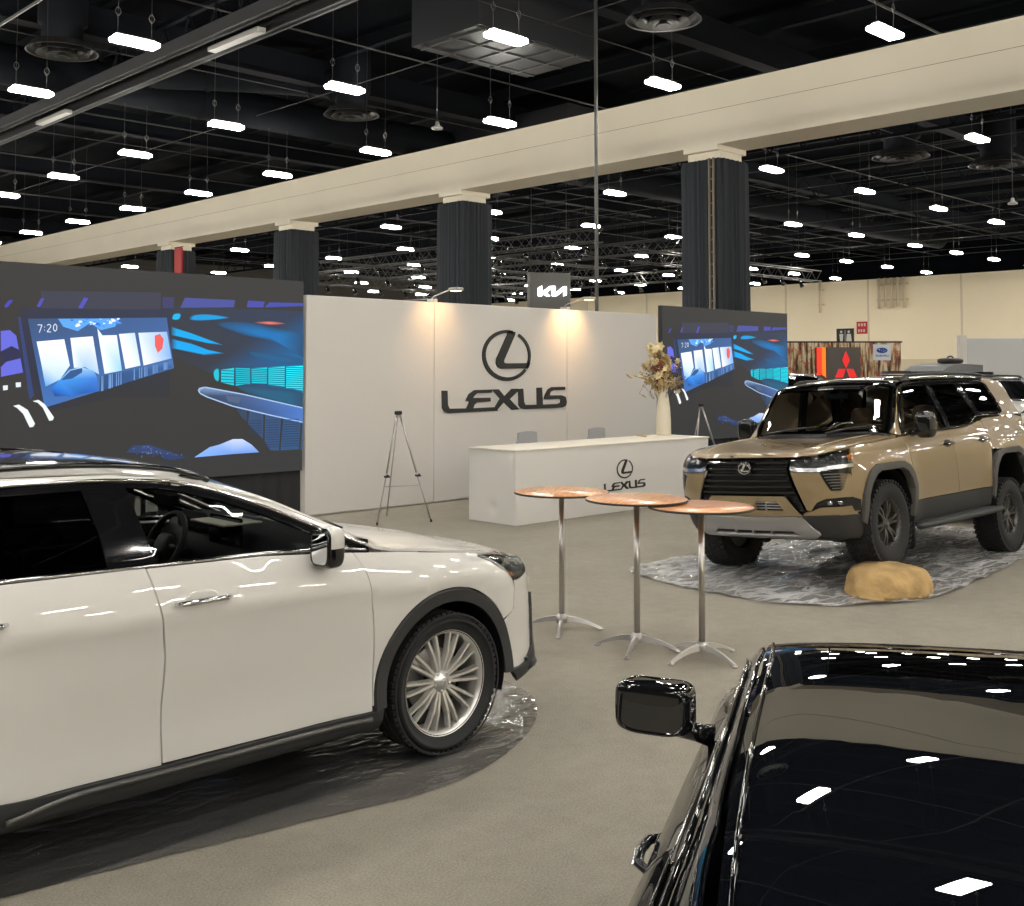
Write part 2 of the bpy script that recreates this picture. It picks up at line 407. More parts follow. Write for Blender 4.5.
# ---------------------------------------------------------------- bay lights
M_lamp = mat('lamp_diffuser', (.9,.9,.85), .4, emit=(1.0,.955,.88), es=LAMP)
def bay_light():
    t = empty('bay_light', (0,0,0))
    m = MB(); m.box(-.36,.36,-.07,.07,.07,.13,bev=.02); m.build('housing', mat('lamp_housing',(.45,.44,.41),.4), t)
    m = MB(); m.box(-.40,.40,-.14,.14,-.01,.07,bev=.02); m.build('diffuser', M_lamp, t)
    m = MB()
    for x in (-.3,.3):
        m.tube([(x,0,.12),(x,0,.45),(x*.96,0,3.0)],.005,4)
        m.tube(crv([(x,.0,.42),(x+.05,0,.5),(x,0,.58),(x-.05,0,.5),(x,0,.42)],4),.008,4)
    m.build('suspension_wire', mat('wire_grey',(.03,.03,.03),.4), t)
    return t
BAYS = []
for x in (-13.4,-9.1,-4.8,-.5,3.9,8.2,12.55,16.8):
    for y in [13.0+4.6*k for k in range(-7,12)]: BAYS.append((x,y,'n'))
for x in (26.2,31.5,36.7,41.6,46.9,51.2,55.6,60.3):
    for y in [10.8+5.7*k for k in range(-5,10)]: BAYS.append((x,y,'f'))
proto = bay_light(); first = True
LAMPS = []
for (x,y,z) in BAYS:
    o = proto if first else copy_tree(proto); first=False
    o.location = (x,y,7.6); LAMPS.append((o,x,y,z))
# small pendant sensors
for (x,y,z,l,lab) in ((16.9,19.9,7.9,1.6,'small white pendant sensor hanging above the girder at left'),(33.5,22.6,7.3,1.4,'small white pendant sensor beyond the girder right of the wide column'),(33,12.6,7.0,1.6,'small white pendant sensor beyond the girder near the right edge')):
    t = empty('pendant_sensor', (x,y,z), 0, lab, 'sensor')
    MB().lathe([(0,.16),(.04,.15),(.06,.05),(.14,0),(.13,-.04),(0,-.05)],16).build('cap', MATS['fixture_white'], t)
    MB().tube([(0,0,.15),(0,0,HZ-z-.4)],.012,5).build('stem', MATS['wire_grey'], t)

# lighting truss over the far booths
M_alu = mat('truss_aluminium',(.11,.11,.108),.4,.7)
def truss(x0,y0,x1,y1,z,lab,w=.5):
    t = empty('lighting_truss', (x0,y0,z), math.atan2(y1-y0,x1-x0), lab, 'truss', 'lighting trusses over the far booths')
    L=math.hypot(x1-x0,y1-y0)
    m=MB()
    for yy,zz in ((0,0),(w,0),(0,w),(w,w)): m.tube([(0,yy,zz),(L,yy,zz)],.028,6)
    m.build('chord', M_alu, t)
    m=MB(); k=int(L/.5)
    for i in range(k):
        xa=L*i/k; xb=L*(i+1)/k
        for yy in (0,w): m.tube([(xa,yy,0),(xb,yy,w)] if i%2 else [(xa,yy,w),(xb,yy,0)],.014,4,False)
        m.tube([(xa,0,0),(xb,w,0)] if i%2 else [(xa,w,0),(xb,0,0)],.014,4,False)
    m.build('lacing', M_alu, t)
    for q in (.15,.5,.85):
        m=MB(); m.tube([(L*q,w/2,w),(L*q,w/2,9.4-z)],.015,4); m.build('chain', M_iron, t)
    for i in range(int(L/1.6)):
        m=MB(); xx=.8+i*1.6
        m.tube([(xx,0,-.02),(xx,0,-.18)],.02,5); m.tube([(xx,0,-.14),(xx,-.14,-.38)],[.07,.11],8)
        m.build('spotlight', M_gloss, t)
truss(27,31,36,31,6.0,'aluminium lighting truss seen between the middle columns')
truss(27,38,40,38,6.1,'aluminium lighting truss seen left of the sign tower')
truss(30,26,30,44,6.72,'aluminium lighting truss running away behind the middle column')
truss(36,24,36,46,6.95,'farther aluminium lighting truss running away behind the sign tower')
truss(42,30,42,52,6.3,'farthest aluminium lighting truss low behind the columns')
truss(34,27.5,48,27.5,6.4,'aluminium lighting truss seen left of the wide column')
truss(28,44,46,44,6.2,'aluminium lighting truss behind the left draped column')
SCRP = {
'slash1':[(0.11,0.808),(0.12,0.832),(0.131,0.833),(0.118,0.801),(0.11,0.799)],
'slash2':[(0.189,0.81),(0.2,0.846),(0.209,0.847),(0.198,0.807)],
'slash3':[(0.297,0.81),(0.312,0.859),(0.324,0.856),(0.309,0.809)],
'mon':[(0.168,0.754),(0.548,0.781),(0.572,0.538),(0.215,0.362)],
'sky':[(0.245,0.758),(0.411,0.769),(0.399,0.73),(0.36,0.712),(0.33,0.743),(0.297,0.705),(0.259,0.723)],
'w1':[(0.191,0.654),(0.262,0.667),(0.278,0.549),(0.253,0.486),(0.216,0.455),(0.203,0.565)],
'w2':[(0.278,0.673),(0.338,0.683),(0.357,0.509),(0.318,0.542),(0.289,0.538)],
'w3':[(0.353,0.687),(0.404,0.691),(0.42,0.526),(0.372,0.511)],
'w4':[(0.41,0.696),(0.455,0.704),(0.473,0.55),(0.43,0.534)],
'w5':[(0.465,0.704),(0.549,0.713),(0.564,0.585),(0.482,0.55)],
'spike':[(0.35,0.72),(0.366,0.684),(0.36,0.675),(0.353,0.683)],
'red':[(0.513,0.693),(0.528,0.701),(0.54,0.677),(0.536,0.631),(0.523,0.61),(0.514,0.643)],
'car':[(0.23,0.447),(0.25,0.482),(0.278,0.53),(0.308,0.542),(0.342,0.526),(0.352,0.493),(0.353,0.429),(0.314,0.422),(0.286,0.41),(0.24,0.412)],
'carwin':[(0.255,0.482),(0.28,0.526),(0.311,0.538),(0.311,0.518),(0.285,0.49)],
'floor':[(0.36,0.501),(0.564,0.572),(0.569,0.542),(0.358,0.429)],
'cl':[(0.102,0.697),(0.124,0.702),(0.14,0.679),(0.159,0.518),(0.105,0.499)],
'clm':[(0.103,0.609),(0.129,0.633),(0.147,0.618),(0.152,0.58),(0.117,0.564),(0.104,0.541)],
'k1':[(0.11,0.461),(0.122,0.463),(0.122,0.443),(0.111,0.44)],
'k2':[(0.141,0.474),(0.154,0.475),(0.154,0.455),(0.142,0.453)],
'edge':[(0.143,0.76),(0.15,0.761),(0.187,0.417),(0.178,0.398),(0.174,0.414)],
'wl1':[(0.136,0.373),(0.15,0.378),(0.172,0.354),(0.191,0.293),(0.187,0.279),(0.178,0.277),(0.161,0.337),(0.146,0.363)],
'wl2':[(0.184,0.392),(0.199,0.397),(0.215,0.377),(0.239,0.318),(0.236,0.305),(0.227,0.303),(0.21,0.362),(0.197,0.384)],
'seven':[(0.188,0.722),(0.244,0.731),(0.246,0.695),(0.193,0.688)],
'pb1':[(0.602,0.881),(0.762,0.882),(0.758,0.845),(0.588,0.831)],
'pb2':[(0.805,0.883),(0.862,0.882),(0.857,0.851),(0.801,0.848)],
'pb3':[(0.877,0.879),(1.012,0.884),(1.012,0.868),(0.862,0.852)],
'pb0':[(0.534,0.879),(0.57,0.88),(0.567,0.826),(0.535,0.824)],
'c1':[(0.569,0.8),(0.59,0.802),(0.585,0.774),(0.564,0.773)],
'c2':[(0.617,0.784),(0.631,0.799),(0.679,0.805),(0.747,0.792),(0.679,0.775),(0.624,0.772)],
'bl1':[(0.561,0.738),(0.621,0.711),(0.729,0.652),(0.68,0.658),(0.561,0.697)],
'bl2':[(0.562,0.68),(0.622,0.66),(0.681,0.627),(0.733,0.611),(0.666,0.601),(0.562,0.633)],
'sw1':[(0.706,0.758),(0.794,0.771),(0.898,0.746),(1.013,0.714),(1.013,0.592),(0.898,0.674),(0.794,0.706)],
'sw2':[(0.811,0.618),(0.874,0.614),(1.013,0.585),(1.014,0.555),(0.899,0.566),(0.851,0.584)],
'red2':[(0.825,0.772),(0.881,0.782),(0.939,0.772),(0.881,0.762)],
'g1':[(0.695,0.524),(0.711,0.536),(0.712,0.473),(0.698,0.484)],
'g2':[(0.719,0.53),(0.761,0.539),(0.761,0.451),(0.719,0.467)],
'g3':[(0.766,0.539),(0.814,0.537),(0.815,0.46),(0.767,0.449)],
'g4':[(0.819,0.537),(0.872,0.542),(0.872,0.459),(0.82,0.462)],
'g5':[(0.877,0.542),(0.934,0.548),(0.934,0.443),(0.877,0.453)],
'g6':[(0.939,0.547),(1.008,0.552),(1.008,0.42),(0.939,0.436)],
'low':[(0.781,0.448),(1.014,0.408),(1.015,0.322),(0.836,0.394)],
'hand':[(0.649,0.434),(0.667,0.441),(0.797,0.401),(1.015,0.325),(1.015,0.255),(0.877,0.302),(0.758,0.35),(0.675,0.399),(0.653,0.417)],
'hand2':[(0.734,0.401),(0.785,0.39),(0.778,0.361),(0.743,0.371)],
'gr1':[(0.766,0.344),(0.805,0.331),(0.805,0.267),(0.79,0.285)],
'gr2':[(0.813,0.325),(0.861,0.305),(0.86,0.175),(0.809,0.255)],
'gr3':[(0.867,0.299),(0.922,0.278),(0.916,0.111),(0.886,0.114),(0.866,0.163)],
'gr4':[(0.93,0.272),(0.992,0.256),(0.987,0.111),(0.921,0.111)],
'gr5':[(0.998,0.256),(1.014,0.249),(1.012,0.109),(0.993,0.11)],
'mound':[(0.637,0.102),(0.685,0.148),(0.714,0.157),(0.76,0.182),(0.791,0.18),(0.822,0.149),(0.848,0.108),(0.76,0.107)],
'spk':[(0.541,0.144),(0.584,0.123),(0.612,0.102),(0.57,0.095),(0.542,0.102)],
'spk2':[(0.455,0.175),(0.501,0.175),(0.592,0.117),(0.435,0.144)],
}
# ---------------------------------------------------------------- display wall
WY = 13.0
M_panel = mat('white_wall_panel', lin((200,197,192)), .6, noise=(.5,.015))
t = empty('logo_wall', (12.48,WY,0), 0, 'long white exhibit wall with a black car maker logo and wordmark', 'display wall')
for i,(a,b) in enumerate(((-3.84,-1.49),(-1.484,1.55),(1.556,4.07))):
    m=MB(); m.box(a,b,0,.12,.02,3.12,bev=.008); m.build('wall_panel', M_panel, t)
MB().box(-3.84,4.07,.02,.3,0,.02).build('base_plate', M_steel, t)
m=MB()
for x in (-3.8,-1.48,1.56,3.95):
    m.box(x-.03,x+.03,.12,.18,.02,3.1); m.tube([(x,.15,2.2),(x,1.0,.03)],.02,6)
m.build('brace', M_steel, t)
# black logo: everything 2 cm proud of the panels; (x,z) outlines relative to the logo centre
LOGO = {
'L':[(-1.34,-.211),(-1.225,-.212),(-1.215,-.438),(-1.178,-.496),(-.807,-.5),(-.83,-.562),(-1.208,-.566),(-1.284,-.539),(-1.33,-.481)],
'E':[(-.838,-.381),(-.769,-.272),(-.649,-.211),(-.25,-.206),(-.278,-.258),(-.592,-.263),(-.649,-.298),(-.681,-.337),(-.3,-.339),(-.294,-.401),(-.591,-.409),(-.649,-.439),(-.674,-.501),(-.195,-.495),(-.13,-.555),(-.83,-.563),(-.822,-.5),(-.77,-.42),(-.76,-.388)],
'X':[(-.262,-.206),(-.113,-.205),(.02,-.322),(.19,-.2),(.325,-.2),(.333,-.24),(.139,-.371),(.364,-.546),(.19,-.55),(.004,-.417),(-.162,-.553),(-.2,-.5),(-.08,-.36)],
'U':[(.342,-.204),(.454,-.2),(.475,-.43),(.51,-.476),(.791,-.477),(.781,-.19),(.906,-.186),(.93,-.48),(.93,-.543),(.482,-.545),(.395,-.525),(.35,-.473)],
'S':[(.93,-.478),(1.306,-.474),(1.373,-.45),(1.38,-.407),(1.343,-.388),(.96,-.386),(.978,-.324),(1.05,-.225),(1.141,-.183),(1.486,-.18),(1.49,-.233),(1.196,-.236),(1.123,-.263),(1.094,-.323),(1.399,-.326),(1.5,-.358),(1.53,-.448),(1.505,-.511),(1.417,-.54),(.93,-.543)],
'bar':[(.10,.768),(.275,.741),(.258,.689),(.01,.272),(.012,.235),(.054,.222),(.535,.228),(.60,.262),(.622,.233),(.585,.15),(.552,.138),(-.063,.133),(-.140,.162),(-.169,.215),(-.158,.30),(.085,.700)],
}
def ell(cx,cz,rx,rz,a0,a1,n=48): return [(cx+rx*math.cos(a0+(a1-a0)*k/n), cz+rz*math.sin(a0+(a1-a0)*k/n)) for k in range(n+1)]
def ringseg(cx,cz,rx,rz,w0,w1,a0,a1,n=56):
    o=ell(cx,cz,rx,rz,a0,a1,n); i=[]
    for k in range(n+1):
        w=w0+(w1-w0)*abs(2*k/n-1); a=a0+(a1-a0)*k/n; i.append((cx+(rx-w)*math.cos(a),cz+(rz-w)*math.sin(a)))
    return o+i[::-1]
def badge(name, parent, M, m, th, letters=True):
    """oval badge with the slanted L, on local x/y, thickness along z"""
    b=MB(); b.plate(ringseg(.08,.352,.557,.422,.075,.05,R(76),R(324)),th)
    b.plate(ringseg(.08,.352,.557,.422,.06,.05,R(-36)+.06,R(60)),th); b.plate(LOGO['bar'],th)
    for i,v in enumerate(b.v): b.v[i]=tuple(M@Vector(v))
    o=b.build(name,m,parent)
    if letters:
        w=MB()
        for k in 'LEXUS'[:]:
            if k in LOGO: w.plate(LOGO[k],th)
        for i,v in enumerate(w.v): w.v[i]=tuple(M@Vector(v))
        w.build('lettering',m,parent)
    return o
FR = T(0,0,0,rx=R(90))           # local x/y plate -> faces -y, upright
M_logo = mat('logo_black', (.02,.022,.022), .5)
badge('logo', t, T(0,0,1.95) @ FR, M_logo, .02)

# clip-on arm lights over the top of the wall
def arm_light(x,lab,en):
    t = empty('arm_light', (x,WY+.06,3.12), 0, lab, 'light', 'arm spotlights over the logo wall')
    m=MB(); m.box(-.04,.04,-.08,.08,0,.05); m.build('clamp', M_steel, t)
    m=MB(); m.tube(crv([(0,0,.05),(.0,-.05,.09),(.0,-.40,.17),(0,-.5,.18)],6),.011,6); m.build('arm', M_steel, t)
    m=MB(); m.box(-.08,.08,-.66,-.46,.15,.20,bev=.015); m.build('head', mat('arm_grey',(.35,.34,.32),.4), t)
    m=MB(); m.box(-.06,.06,-.62,-.50,.146,.15); m.build('lens', mat('warm_lens',(1,.8,.5),.4,emit=(1,.62,.28),es=8), t)
    l=bpy.data.lights.new('halogen_spot','SPOT'); l.energy=en; l.color=(1,.58,.25); l.spot_size=R(105); l.spot_blend=.9; l.shadow_soft_size=.04
    lo=bpy.data.objects.new('bulb',l); COL.objects.link(lo); lo.parent=t; lo.location=(0,-.56,.135); lo.rotation_euler=(R(48),0,0)
arm_light(11.0,'warm clip-on spotlight over the logo wall, left of the logo',38)
arm_light(14.05,'warm clip-on spotlight over the logo wall, right of the logo',75)

# ---------------------------------------------------------------- led screens
M_led = vcol_emit('led_picture', 1.08, .5); M_led.node_tree.nodes['Principled BSDF'].inputs['Specular IOR Level'].default_value=.2
def lc(c): return lin(c)
LEDBG=(60,60,60)
C_=dict(slash1=(70,70,175),slash2=(75,75,175),slash3=(78,78,180),mon=((55,80,120),(60,95,150),(70,110,165),(60,110,180)),sky=(90,165,245),
 w1=((255,255,255),(255,255,255),(225,240,255),(190,220,250),(80,160,240),(225,240,255)),w2=((255,255,255),(250,252,255),(180,210,245),(170,205,245),(230,240,255)),
 w3=((255,255,255),(240,250,255),(150,210,240),(240,250,255)),w4=((250,253,255),(200,220,240),(220,235,255),(250,252,255)),w5=((225,238,255),(150,190,235),(130,180,235),(250,250,255)),
 spike=(235,245,255),red=(235,95,90),car=((30,110,210),(60,150,235),(150,200,240),(190,220,245),(120,180,240),(60,130,220),(40,100,190),(30,90,175),(40,110,200),(30,60,120)),
 carwin=(45,85,140),floor=((45,80,130),(75,120,180),(55,95,150),(40,75,120)),cl=(100,105,215),clm=(40,42,75),k1=(225,230,240),k2=(225,230,240),edge=(48,62,110),
 wl1=(235,240,240),wl2=(235,240,240),pb0=(58,60,100),pb1=(72,80,150),pb2=(70,75,165),pb3=(66,76,165),c1=(20,170,225),c2=(10,135,205),
 bl1=((0,160,225),(0,150,220),(58,62,72),(40,90,140),(0,150,215)),bl2=((0,160,235),(0,155,225),(30,110,165),(56,62,72),(30,110,165),(0,155,235)),
 sw1=((50,60,75),(10,120,190),(20,105,165),(25,95,150),(30,95,150),(48,70,90),(30,100,150)),sw2=((50,62,75),(30,80,125),(28,105,165),(35,75,110),(48,64,80),(50,62,72)),
 red2=((90,70,70),(235,110,110),(90,80,75),(150,80,60)),g1=(10,190,210),g2=(20,200,215),g3=(20,190,205),g4=(10,205,220),g5=(5,220,235),g6=(5,230,245),
 low=((50,58,68),(28,90,125),(40,70,100),(48,58,70)),hand=((150,180,215),(120,150,190),(70,95,140),(75,120,195),(75,120,195),(60,90,145),(55,75,110),(50,65,90),(80,100,130)),
 hand2=(80,95,125),gr1=(48,66,92),gr2=(50,76,112),gr3=(52,80,120),gr4=(48,82,122),gr5=(50,84,124),mound=((130,175,245),(140,180,245),(150,185,250),(200,215,250),(200,215,250),(160,190,250),(110,150,220),(110,155,230)),spk=(42,58,100),spk2=(48,64,105))
ORDER = ['slash1','slash2','slash3','edge','cl','clm','k1','k2','mon','sky','floor','w1','w2','w3','w4','w5','spike','red','car','carwin','wl1','wl2','pb0','pb1','pb2','pb3','c1','c2','bl1','bl2','sw1','sw2','red2','g1','g2','g3','g4','g5','g6','low','hand','hand2','gr1','gr2','gr3','gr4','gr5','spk','spk2','mound']
SEVEN = {'7':[[(0,1),(.8,1),(.35,0)]],':':[[(.2,.72),(.2,.62)],[(.2,.3),(.2,.2)]],'2':[[(0,.85),(.3,1),(.65,.9),(.65,.65),(0,0),(.75,0)]],'0':[[(0,.25),(0,.75),(.3,1),(.6,.75),(.6,.25),(.3,0),(0,.25)]]}
def screen(x0, lab, w=4.48):
    t = empty('led_screen', (x0,WY,0), 0, lab, 'screen')
    MB().box(0,w,.012,.11,.66,3.31,bev=.004).build('cabinet', M_black, t)
    vs=[];fs=[];cs=[]; H=2.65
    def P(u,v,d):
      u=max(0,(u-.07)/.93) if d>0 else u
      return (.004+u*(w-.008), -.0004*d+.010, .662+v*(H-.004))
    def poly(pts,c,d):
        pts=[(min(max(u,0),1),min(max(v,0),1)) for u,v in pts]
        cols=list(c) if isinstance(c[0],(tuple,list)) else [c]*len(pts)
        n=len(pts); r=delaunay_2d_cdt([Vector(p) for p in pts],[],[list(range(n))],1,1e-6)
        b=len(vs)
        for q,v in enumerate(r[0]):
            vs.append(P(v.x,v.y,d)); o=r[3][q]; cs.append(lc(cols[o[0] if o else 0]))
        for f in r[2]:
            f=[i+b for i in f]; a,b_,c_=(Vector(vs[i]) for i in f[:3])
            if (b_-a).cross(c_-a).y>0: f=f[::-1]
            fs.append(tuple(f))
    poly([(0,0),(1,0),(1,1),(0,1)],[(48,48,48),(50,50,50),(54,53,51),(52,51,49)],0)
    poly([(.56,.84),(.56,.6),(.66,.53),(.80,.42),(1,.36),(1,.60),(1,.84)],[(50,54,64),(48,52,62),(50,54,64),(40,62,88),(24,96,140),(22,100,158),(46,60,84)],1)
    poly([(.15,.80),(.56,.82),(.56,.40),(.40,.40),(.22,.34),(.15,.55)],[(44,48,66),(46,52,72),(44,46,50),(44,45,48),(44,46,54),(40,44,64)],1.3)
    poly([(.2,.80),(.53,.82),(.53,.9),(.2,.88)],[(58,60,74)]*4,1)
    def soft(pts,c,bg,d,k=.45,sharp=True):
        n=len(pts); cx=sum(p[0] for p in pts)/n; cy=sum(p[1] for p in pts)/n
        o=[(min(max(x,0),1),v) for x,v,_ in (crv([(x,v,0) for x,v in pts],4,True) if sharp else [(x,v,0) for x,v in pts])]; i_=[(cx+(x-cx)*k,cy+(v-cy)*k) for x,v in o]; b=len(vs); N=len(o)
        for q in (o,i_): vs.extend(P(x,v,d) for x,v in q)
        cs.extend([lc(bg)]*N+[lc(c)]*N); s_=1 if sum(o[j][0]*o[(j+1)%N][1]-o[(j+1)%N][0]*o[j][1] for j in range(N))>0 else -1
        for j in range(N):
            q=(j+1)%N; f=(b+j,b+q,b+N+q,b+N+j); fs.append(f if s_>0 else f[::-1])
        vs.append(P(cx,cy,d)); cs.append(lc(c))
        for j in range(N):
            q=(j+1)%N; f=(b+N+j,b+N+q,b+2*N); fs.append(f if s_>0 else f[::-1])
    SOFT=dict(sw1=(20,112,178),sw2=(34,92,140),red2=(235,120,105),low=(32,90,122),c2=(10,150,215),bl1=(0,165,232),bl2=(0,162,235),g1=(10,190,210),c1=(20,175,228))
    for i,k in enumerate(ORDER):
        pts=SCRP[k]
        if k in SOFT: soft(pts,SOFT[k],{'sw1':(36,74,108),'sw2':(30,84,124),'low':(38,72,100),'red2':(58,62,74)}.get(k,(46,60,80)),2+i*.35,{'sw1':.3,'sw2':.25,'red2':.2,'low':.5}.get(k,.75),k not in ('bl1','bl2')); continue
        poly(pts,C_[k],2+i*.35)
        if k in ('hand',):
            for a,b in zip(pts,pts[1:]+pts[:1]):
                if a[0]>1 and b[0]>1: continue
                dx,dy=b[0]-a[0],b[1]-a[1]; L=math.hypot(dx,dy) or 1; nx,ny=-dy/L*.004,dx/L*.006
                poly([a,b,(b[0]+nx,b[1]+ny),(a[0]+nx,a[1]+ny)],(165,195,230),22)
    # louvre lines across the cyan vents, window bars, and the clock
    for k,n in (('g2',6),('g3',9),('g4',9),('g5',10),('g6',12)):
        pts=SCRP[k]; us=[p[0] for p in pts]; v0=min(p[1] for p in pts); v1=max(p[1] for p in pts); a,b=min(us),max(us)
        for j in range(1,n):
            v=v0+(v1-v0)*j/n; poly([(a,v),(b,v-.004),(b,v+.001),(a,v+.005)],(15,120,150),22)
    for k in ('gr2','gr3','gr4'):
        pts=SCRP[k]; us=[p[0] for p in pts]; a,b=min(us),max(us)
        for j in range(12): 
            v=.13+j*.0125
            if k=='gr2' and v<.2: continue
            poly([(a+.004,v),(b-.006,v),(b-.006,v+.004),(a+.004,v+.004)],(38,56,86),22)
    rr=random.Random(5)
    for j in range(26):
        a=rr.uniform(0,1); q=.375+.17*a; u=.36+.2*a; poly([(u,.43+.11*a),(u+.003,.43+.11*a),(u+.002,.50+.07*a),(u,.50+.07*a)],(110,150,205),22)
    for j in range(60):
        u=rr.uniform(.455,.6); v=rr.uniform(.115,.165)
        if u>.5 and v>.165-(u-.5)*.5: continue
        poly([(u,v),(u+.003,v),(u+.003,v+.004),(u,v+.004)],rr.choice([(80,120,200),(60,85,150),(110,130,190)]),23)
    for j in range(30):
        u=rr.uniform(.25,.41); v=.72+rr.uniform(.0,.035)+(u-.25)*.05; s=rr.uniform(.004,.012)
        poly([(u,v),(u+s,v+.004),(u+s*.7,v+s),(u,v+s)],rr.choice([(160,215,255),(60,140,240),(235,245,255),(40,110,215)]),23)
    u0,v0=.192,.694
    for ch in '7:20':
        wd=.007 if ch==':' else .014
        for st in SEVEN[ch]:
            for a,b in zip(st,st[1:]):
                A=(u0+a[0]*wd,v0+a[1]*.034+(u0-.19)*.16); B=(u0+b[0]*wd,v0+b[1]*.034+(u0-.19)*.16)
                dx,dy=B[0]-A[0],(B[1]-A[1])*.59; L=math.hypot(dx,dy) or 1; nx,ny=-dy/L*.0011,dx/L*.0019
                poly([(A[0]-nx,A[1]-ny),(B[0]-nx,B[1]-ny),(B[0]+nx,B[1]+ny),(A[0]+nx,A[1]+ny)],(215,225,235),24)
        u0+=.008 if ch==':' else .0165
    me=bpy.data.meshes.new('picture'); me.from_pydata(vs,[],fs); me.update()
    ca=me.color_attributes.new('Col','FLOAT_COLOR','POINT')
    for i,c in enumerate(cs): ca.data[i].color=(*c,1)
    link('picture', me, M_led, t)
    # frame legs behind a black skirt
    m=MB()
    for x in (.2,w/2,w-.2): m.box(x-.03,x+.03,.12,.18,.0,3.2); m.box(x-.03,x+.03,.12,.9,.0,.04)
    m.build('stand', M_steel, t)
    vs=[];fs=[];n=160
    for z in (.012,.35,.66):
        for k in range(n+1):
            x=w*k/n; vs.append((x,.075+.018*math.sin(x*23+math.sin(x*5)*2)*(1.3-z),z))
    for i in range(2):
        for k in range(n): fs.append((i*(n+1)+k,i*(n+1)+k+1,(i+1)*(n+1)+k+1,(i+1)*(n+1)+k))
    mesh_obj('skirt', vs, fs, mat('skirt_cloth',(.02,.02,.021),.9), t, True)
    return t
screen(4.37,'large lit LED screen at left showing a car cabin display reading 7:20',4.23)
screen(16.74,'lit LED screen right of the logo wall behind the flower vase')

# ---------------------------------------------------------------- reception counter
t = empty('reception_counter', (10.15,10.33,0), 0, 'long white reception counter with a small black logo and wordmark on its front', 'counter')
M_cloth = mat('white_counter_cloth', lin((216,213,207)), .6)
m=MB(); m.box(0,4.31,0,.03,0.005,.98); m.build('front_panel', M_cloth, t)
# soft dented end cloth
vs=[];fs=[];n=26
for i in range(n+1):
    for j in range(n+1):
        y=i/n*.89+.03; z=.005+j/n*.975; d=.03*math.exp(-((y-.45)**2+(z-.2)**2)/.006)-.012*math.exp(-((y-.1)**2+(z-.8)**2)/.02)
        vs.append((d,y,z))
for i in range(n):
    for j in range(n): fs.append((i*(n+1)+j,i*(n+1)+j+1,(i+1)*(n+1)+j+1,(i+1)*(n+1)+j))
mesh_obj('end_cloth', vs, fs, M_cloth, t, True)
MB().box(4.28,4.31,.03,.92,.005,.98).build('end_panel', M_cloth, t)
m=MB(); m.box(-.015,4.325,-.015,.92,.98,1.0,bev=.005); m.build('counter_top', mat('counter_top_white', lin((226,220,206)), .35), t)
badge('logo', t, T(2.21,-.0,.50,s=.33) @ FR, M_logo, .02)

# folding chairs behind the counter
def chair(x,y,rz,lab):
    t = empty('folding_chair',(x,y,0),rz,lab,'chair','white chairs behind the reception counter')
    mc=mat('chair_white',lin((160,160,162)),.5)
    m=MB(); m.box(-.2,.2,-.2,.2,.43,.46,bev=.012); m.build('seat',mc,t)
    m=MB(); m.plate(crv([(-.2,.80),(-.2,1.08),(-.17,1.12),(0,1.135),(.17,1.12),(.2,1.08),(.2,.80)],4),.02,T(0,.25,0)@FR); m.build('backrest',mc,t)
    for s in (-1,1):
        m=MB(); m.tube([(s*.21,-.26,0.015),(s*.21,.02,.44),(s*.21,.24,1.0)],.013,8); m.build('leg',mc,t)
        m=MB(); m.tube([(s*.185,.26,0.015),(s*.185,-.16,.44)],.013,8); m.build('leg',mc,t)
    m=MB(); m.tube([(-.185,.17,.11),(.185,.17,.11)],.009,6); m.build('stretcher',mc,t)
chair(11.75,11.95,PI,'white folding chair behind the counter, left of the pair')
chair(13.34,11.95,PI,'white folding chair behind the counter, nearer the flower vase')

# vase and flowers
VX,VY=14.28,11.08
t = empty('tall_vase',(VX,VY,1.0),0,'tall white tapered ceramic vase standing on the counter end','vase')
MB().lathe([(0,.0),(.118,0),(.122,.02),(.120,.25),(.108,.45),(.082,.62),(.070,.70),(.078,.77),(.088,.80),(.080,.80),(.062,.70),(.075,.55),(.0,.5)],40).build('body',mat('cream_ceramic',lin((214,205,184)),.35),t)
t = empty('flower_arrangement',(VX,VY,1.0),0,'dried cream and rust flower arrangement bursting from the white vase','flowers')
rr=random.Random(11)
stems=MB(); fl={'cream':MB(),'tan':MB(),'rust':MB()}; lv=MB()
def petalset(mb,p,s,n=6):
    ax=Vector((rr.uniform(-1,1),rr.uniform(-1,1),rr.uniform(-.2,1))).normalized(); q=ax.to_track_quat('Z','Y').to_matrix().to_4x4()
    for k in range(n):
        a=2*PI*k/n+rr.uniform(-.2,.2); c,d=math.cos(a),math.sin(a)
        vs=[(0,0,0),(c*.5*s-d*.3*s,d*.5*s+c*.3*s,.28*s),(c*s,d*s,.2*s*rr.uniform(.2,1.6)),(c*.5*s+d*.3*s,d*.5*s-c*.3*s,.28*s)]
        mb.add(vs,[(0,1,2,3)],True,Matrix.Translation(p)@q)
    mb.add([(.18*s*math.cos(k*2.1),.18*s*math.sin(k*2.1),.05*s) for k in range(3)]+[(0,0,.25*s)],[(0,1,3),(1,2,3),(2,0,3)],True,Matrix.Translation(p)@q)
for k in range(120):
    a=rr.uniform(0,2*PI); r=abs(rr.gauss(0,.17)); h=rr.uniform(.84,1.32)-r*.55
    if k<16: a=PI*rr.uniform(.75,1.1)+PI*.0; r=rr.uniform(.05,.2); h=rr.uniform(1.15,1.46)
    p=Vector((r*math.cos(a)*1.15,r*math.sin(a),h))
    stems.tube(crv([(0,0,.6),(p.x*.35,p.y*.35,.8+(h-.8)*.3),tuple(p)],4),.004,4,False)
    kind='cream' if k<16 else rr.choice(['cream','cream','tan','tan','rust'])
    for j in range(rr.choice([1,2,3])):
        petalset(fl[kind],p+Vector((rr.gauss(0,.03),rr.gauss(0,.03),rr.gauss(0,.03))),rr.uniform(.05,.095) if kind!='rust' else rr.uniform(.035,.06))
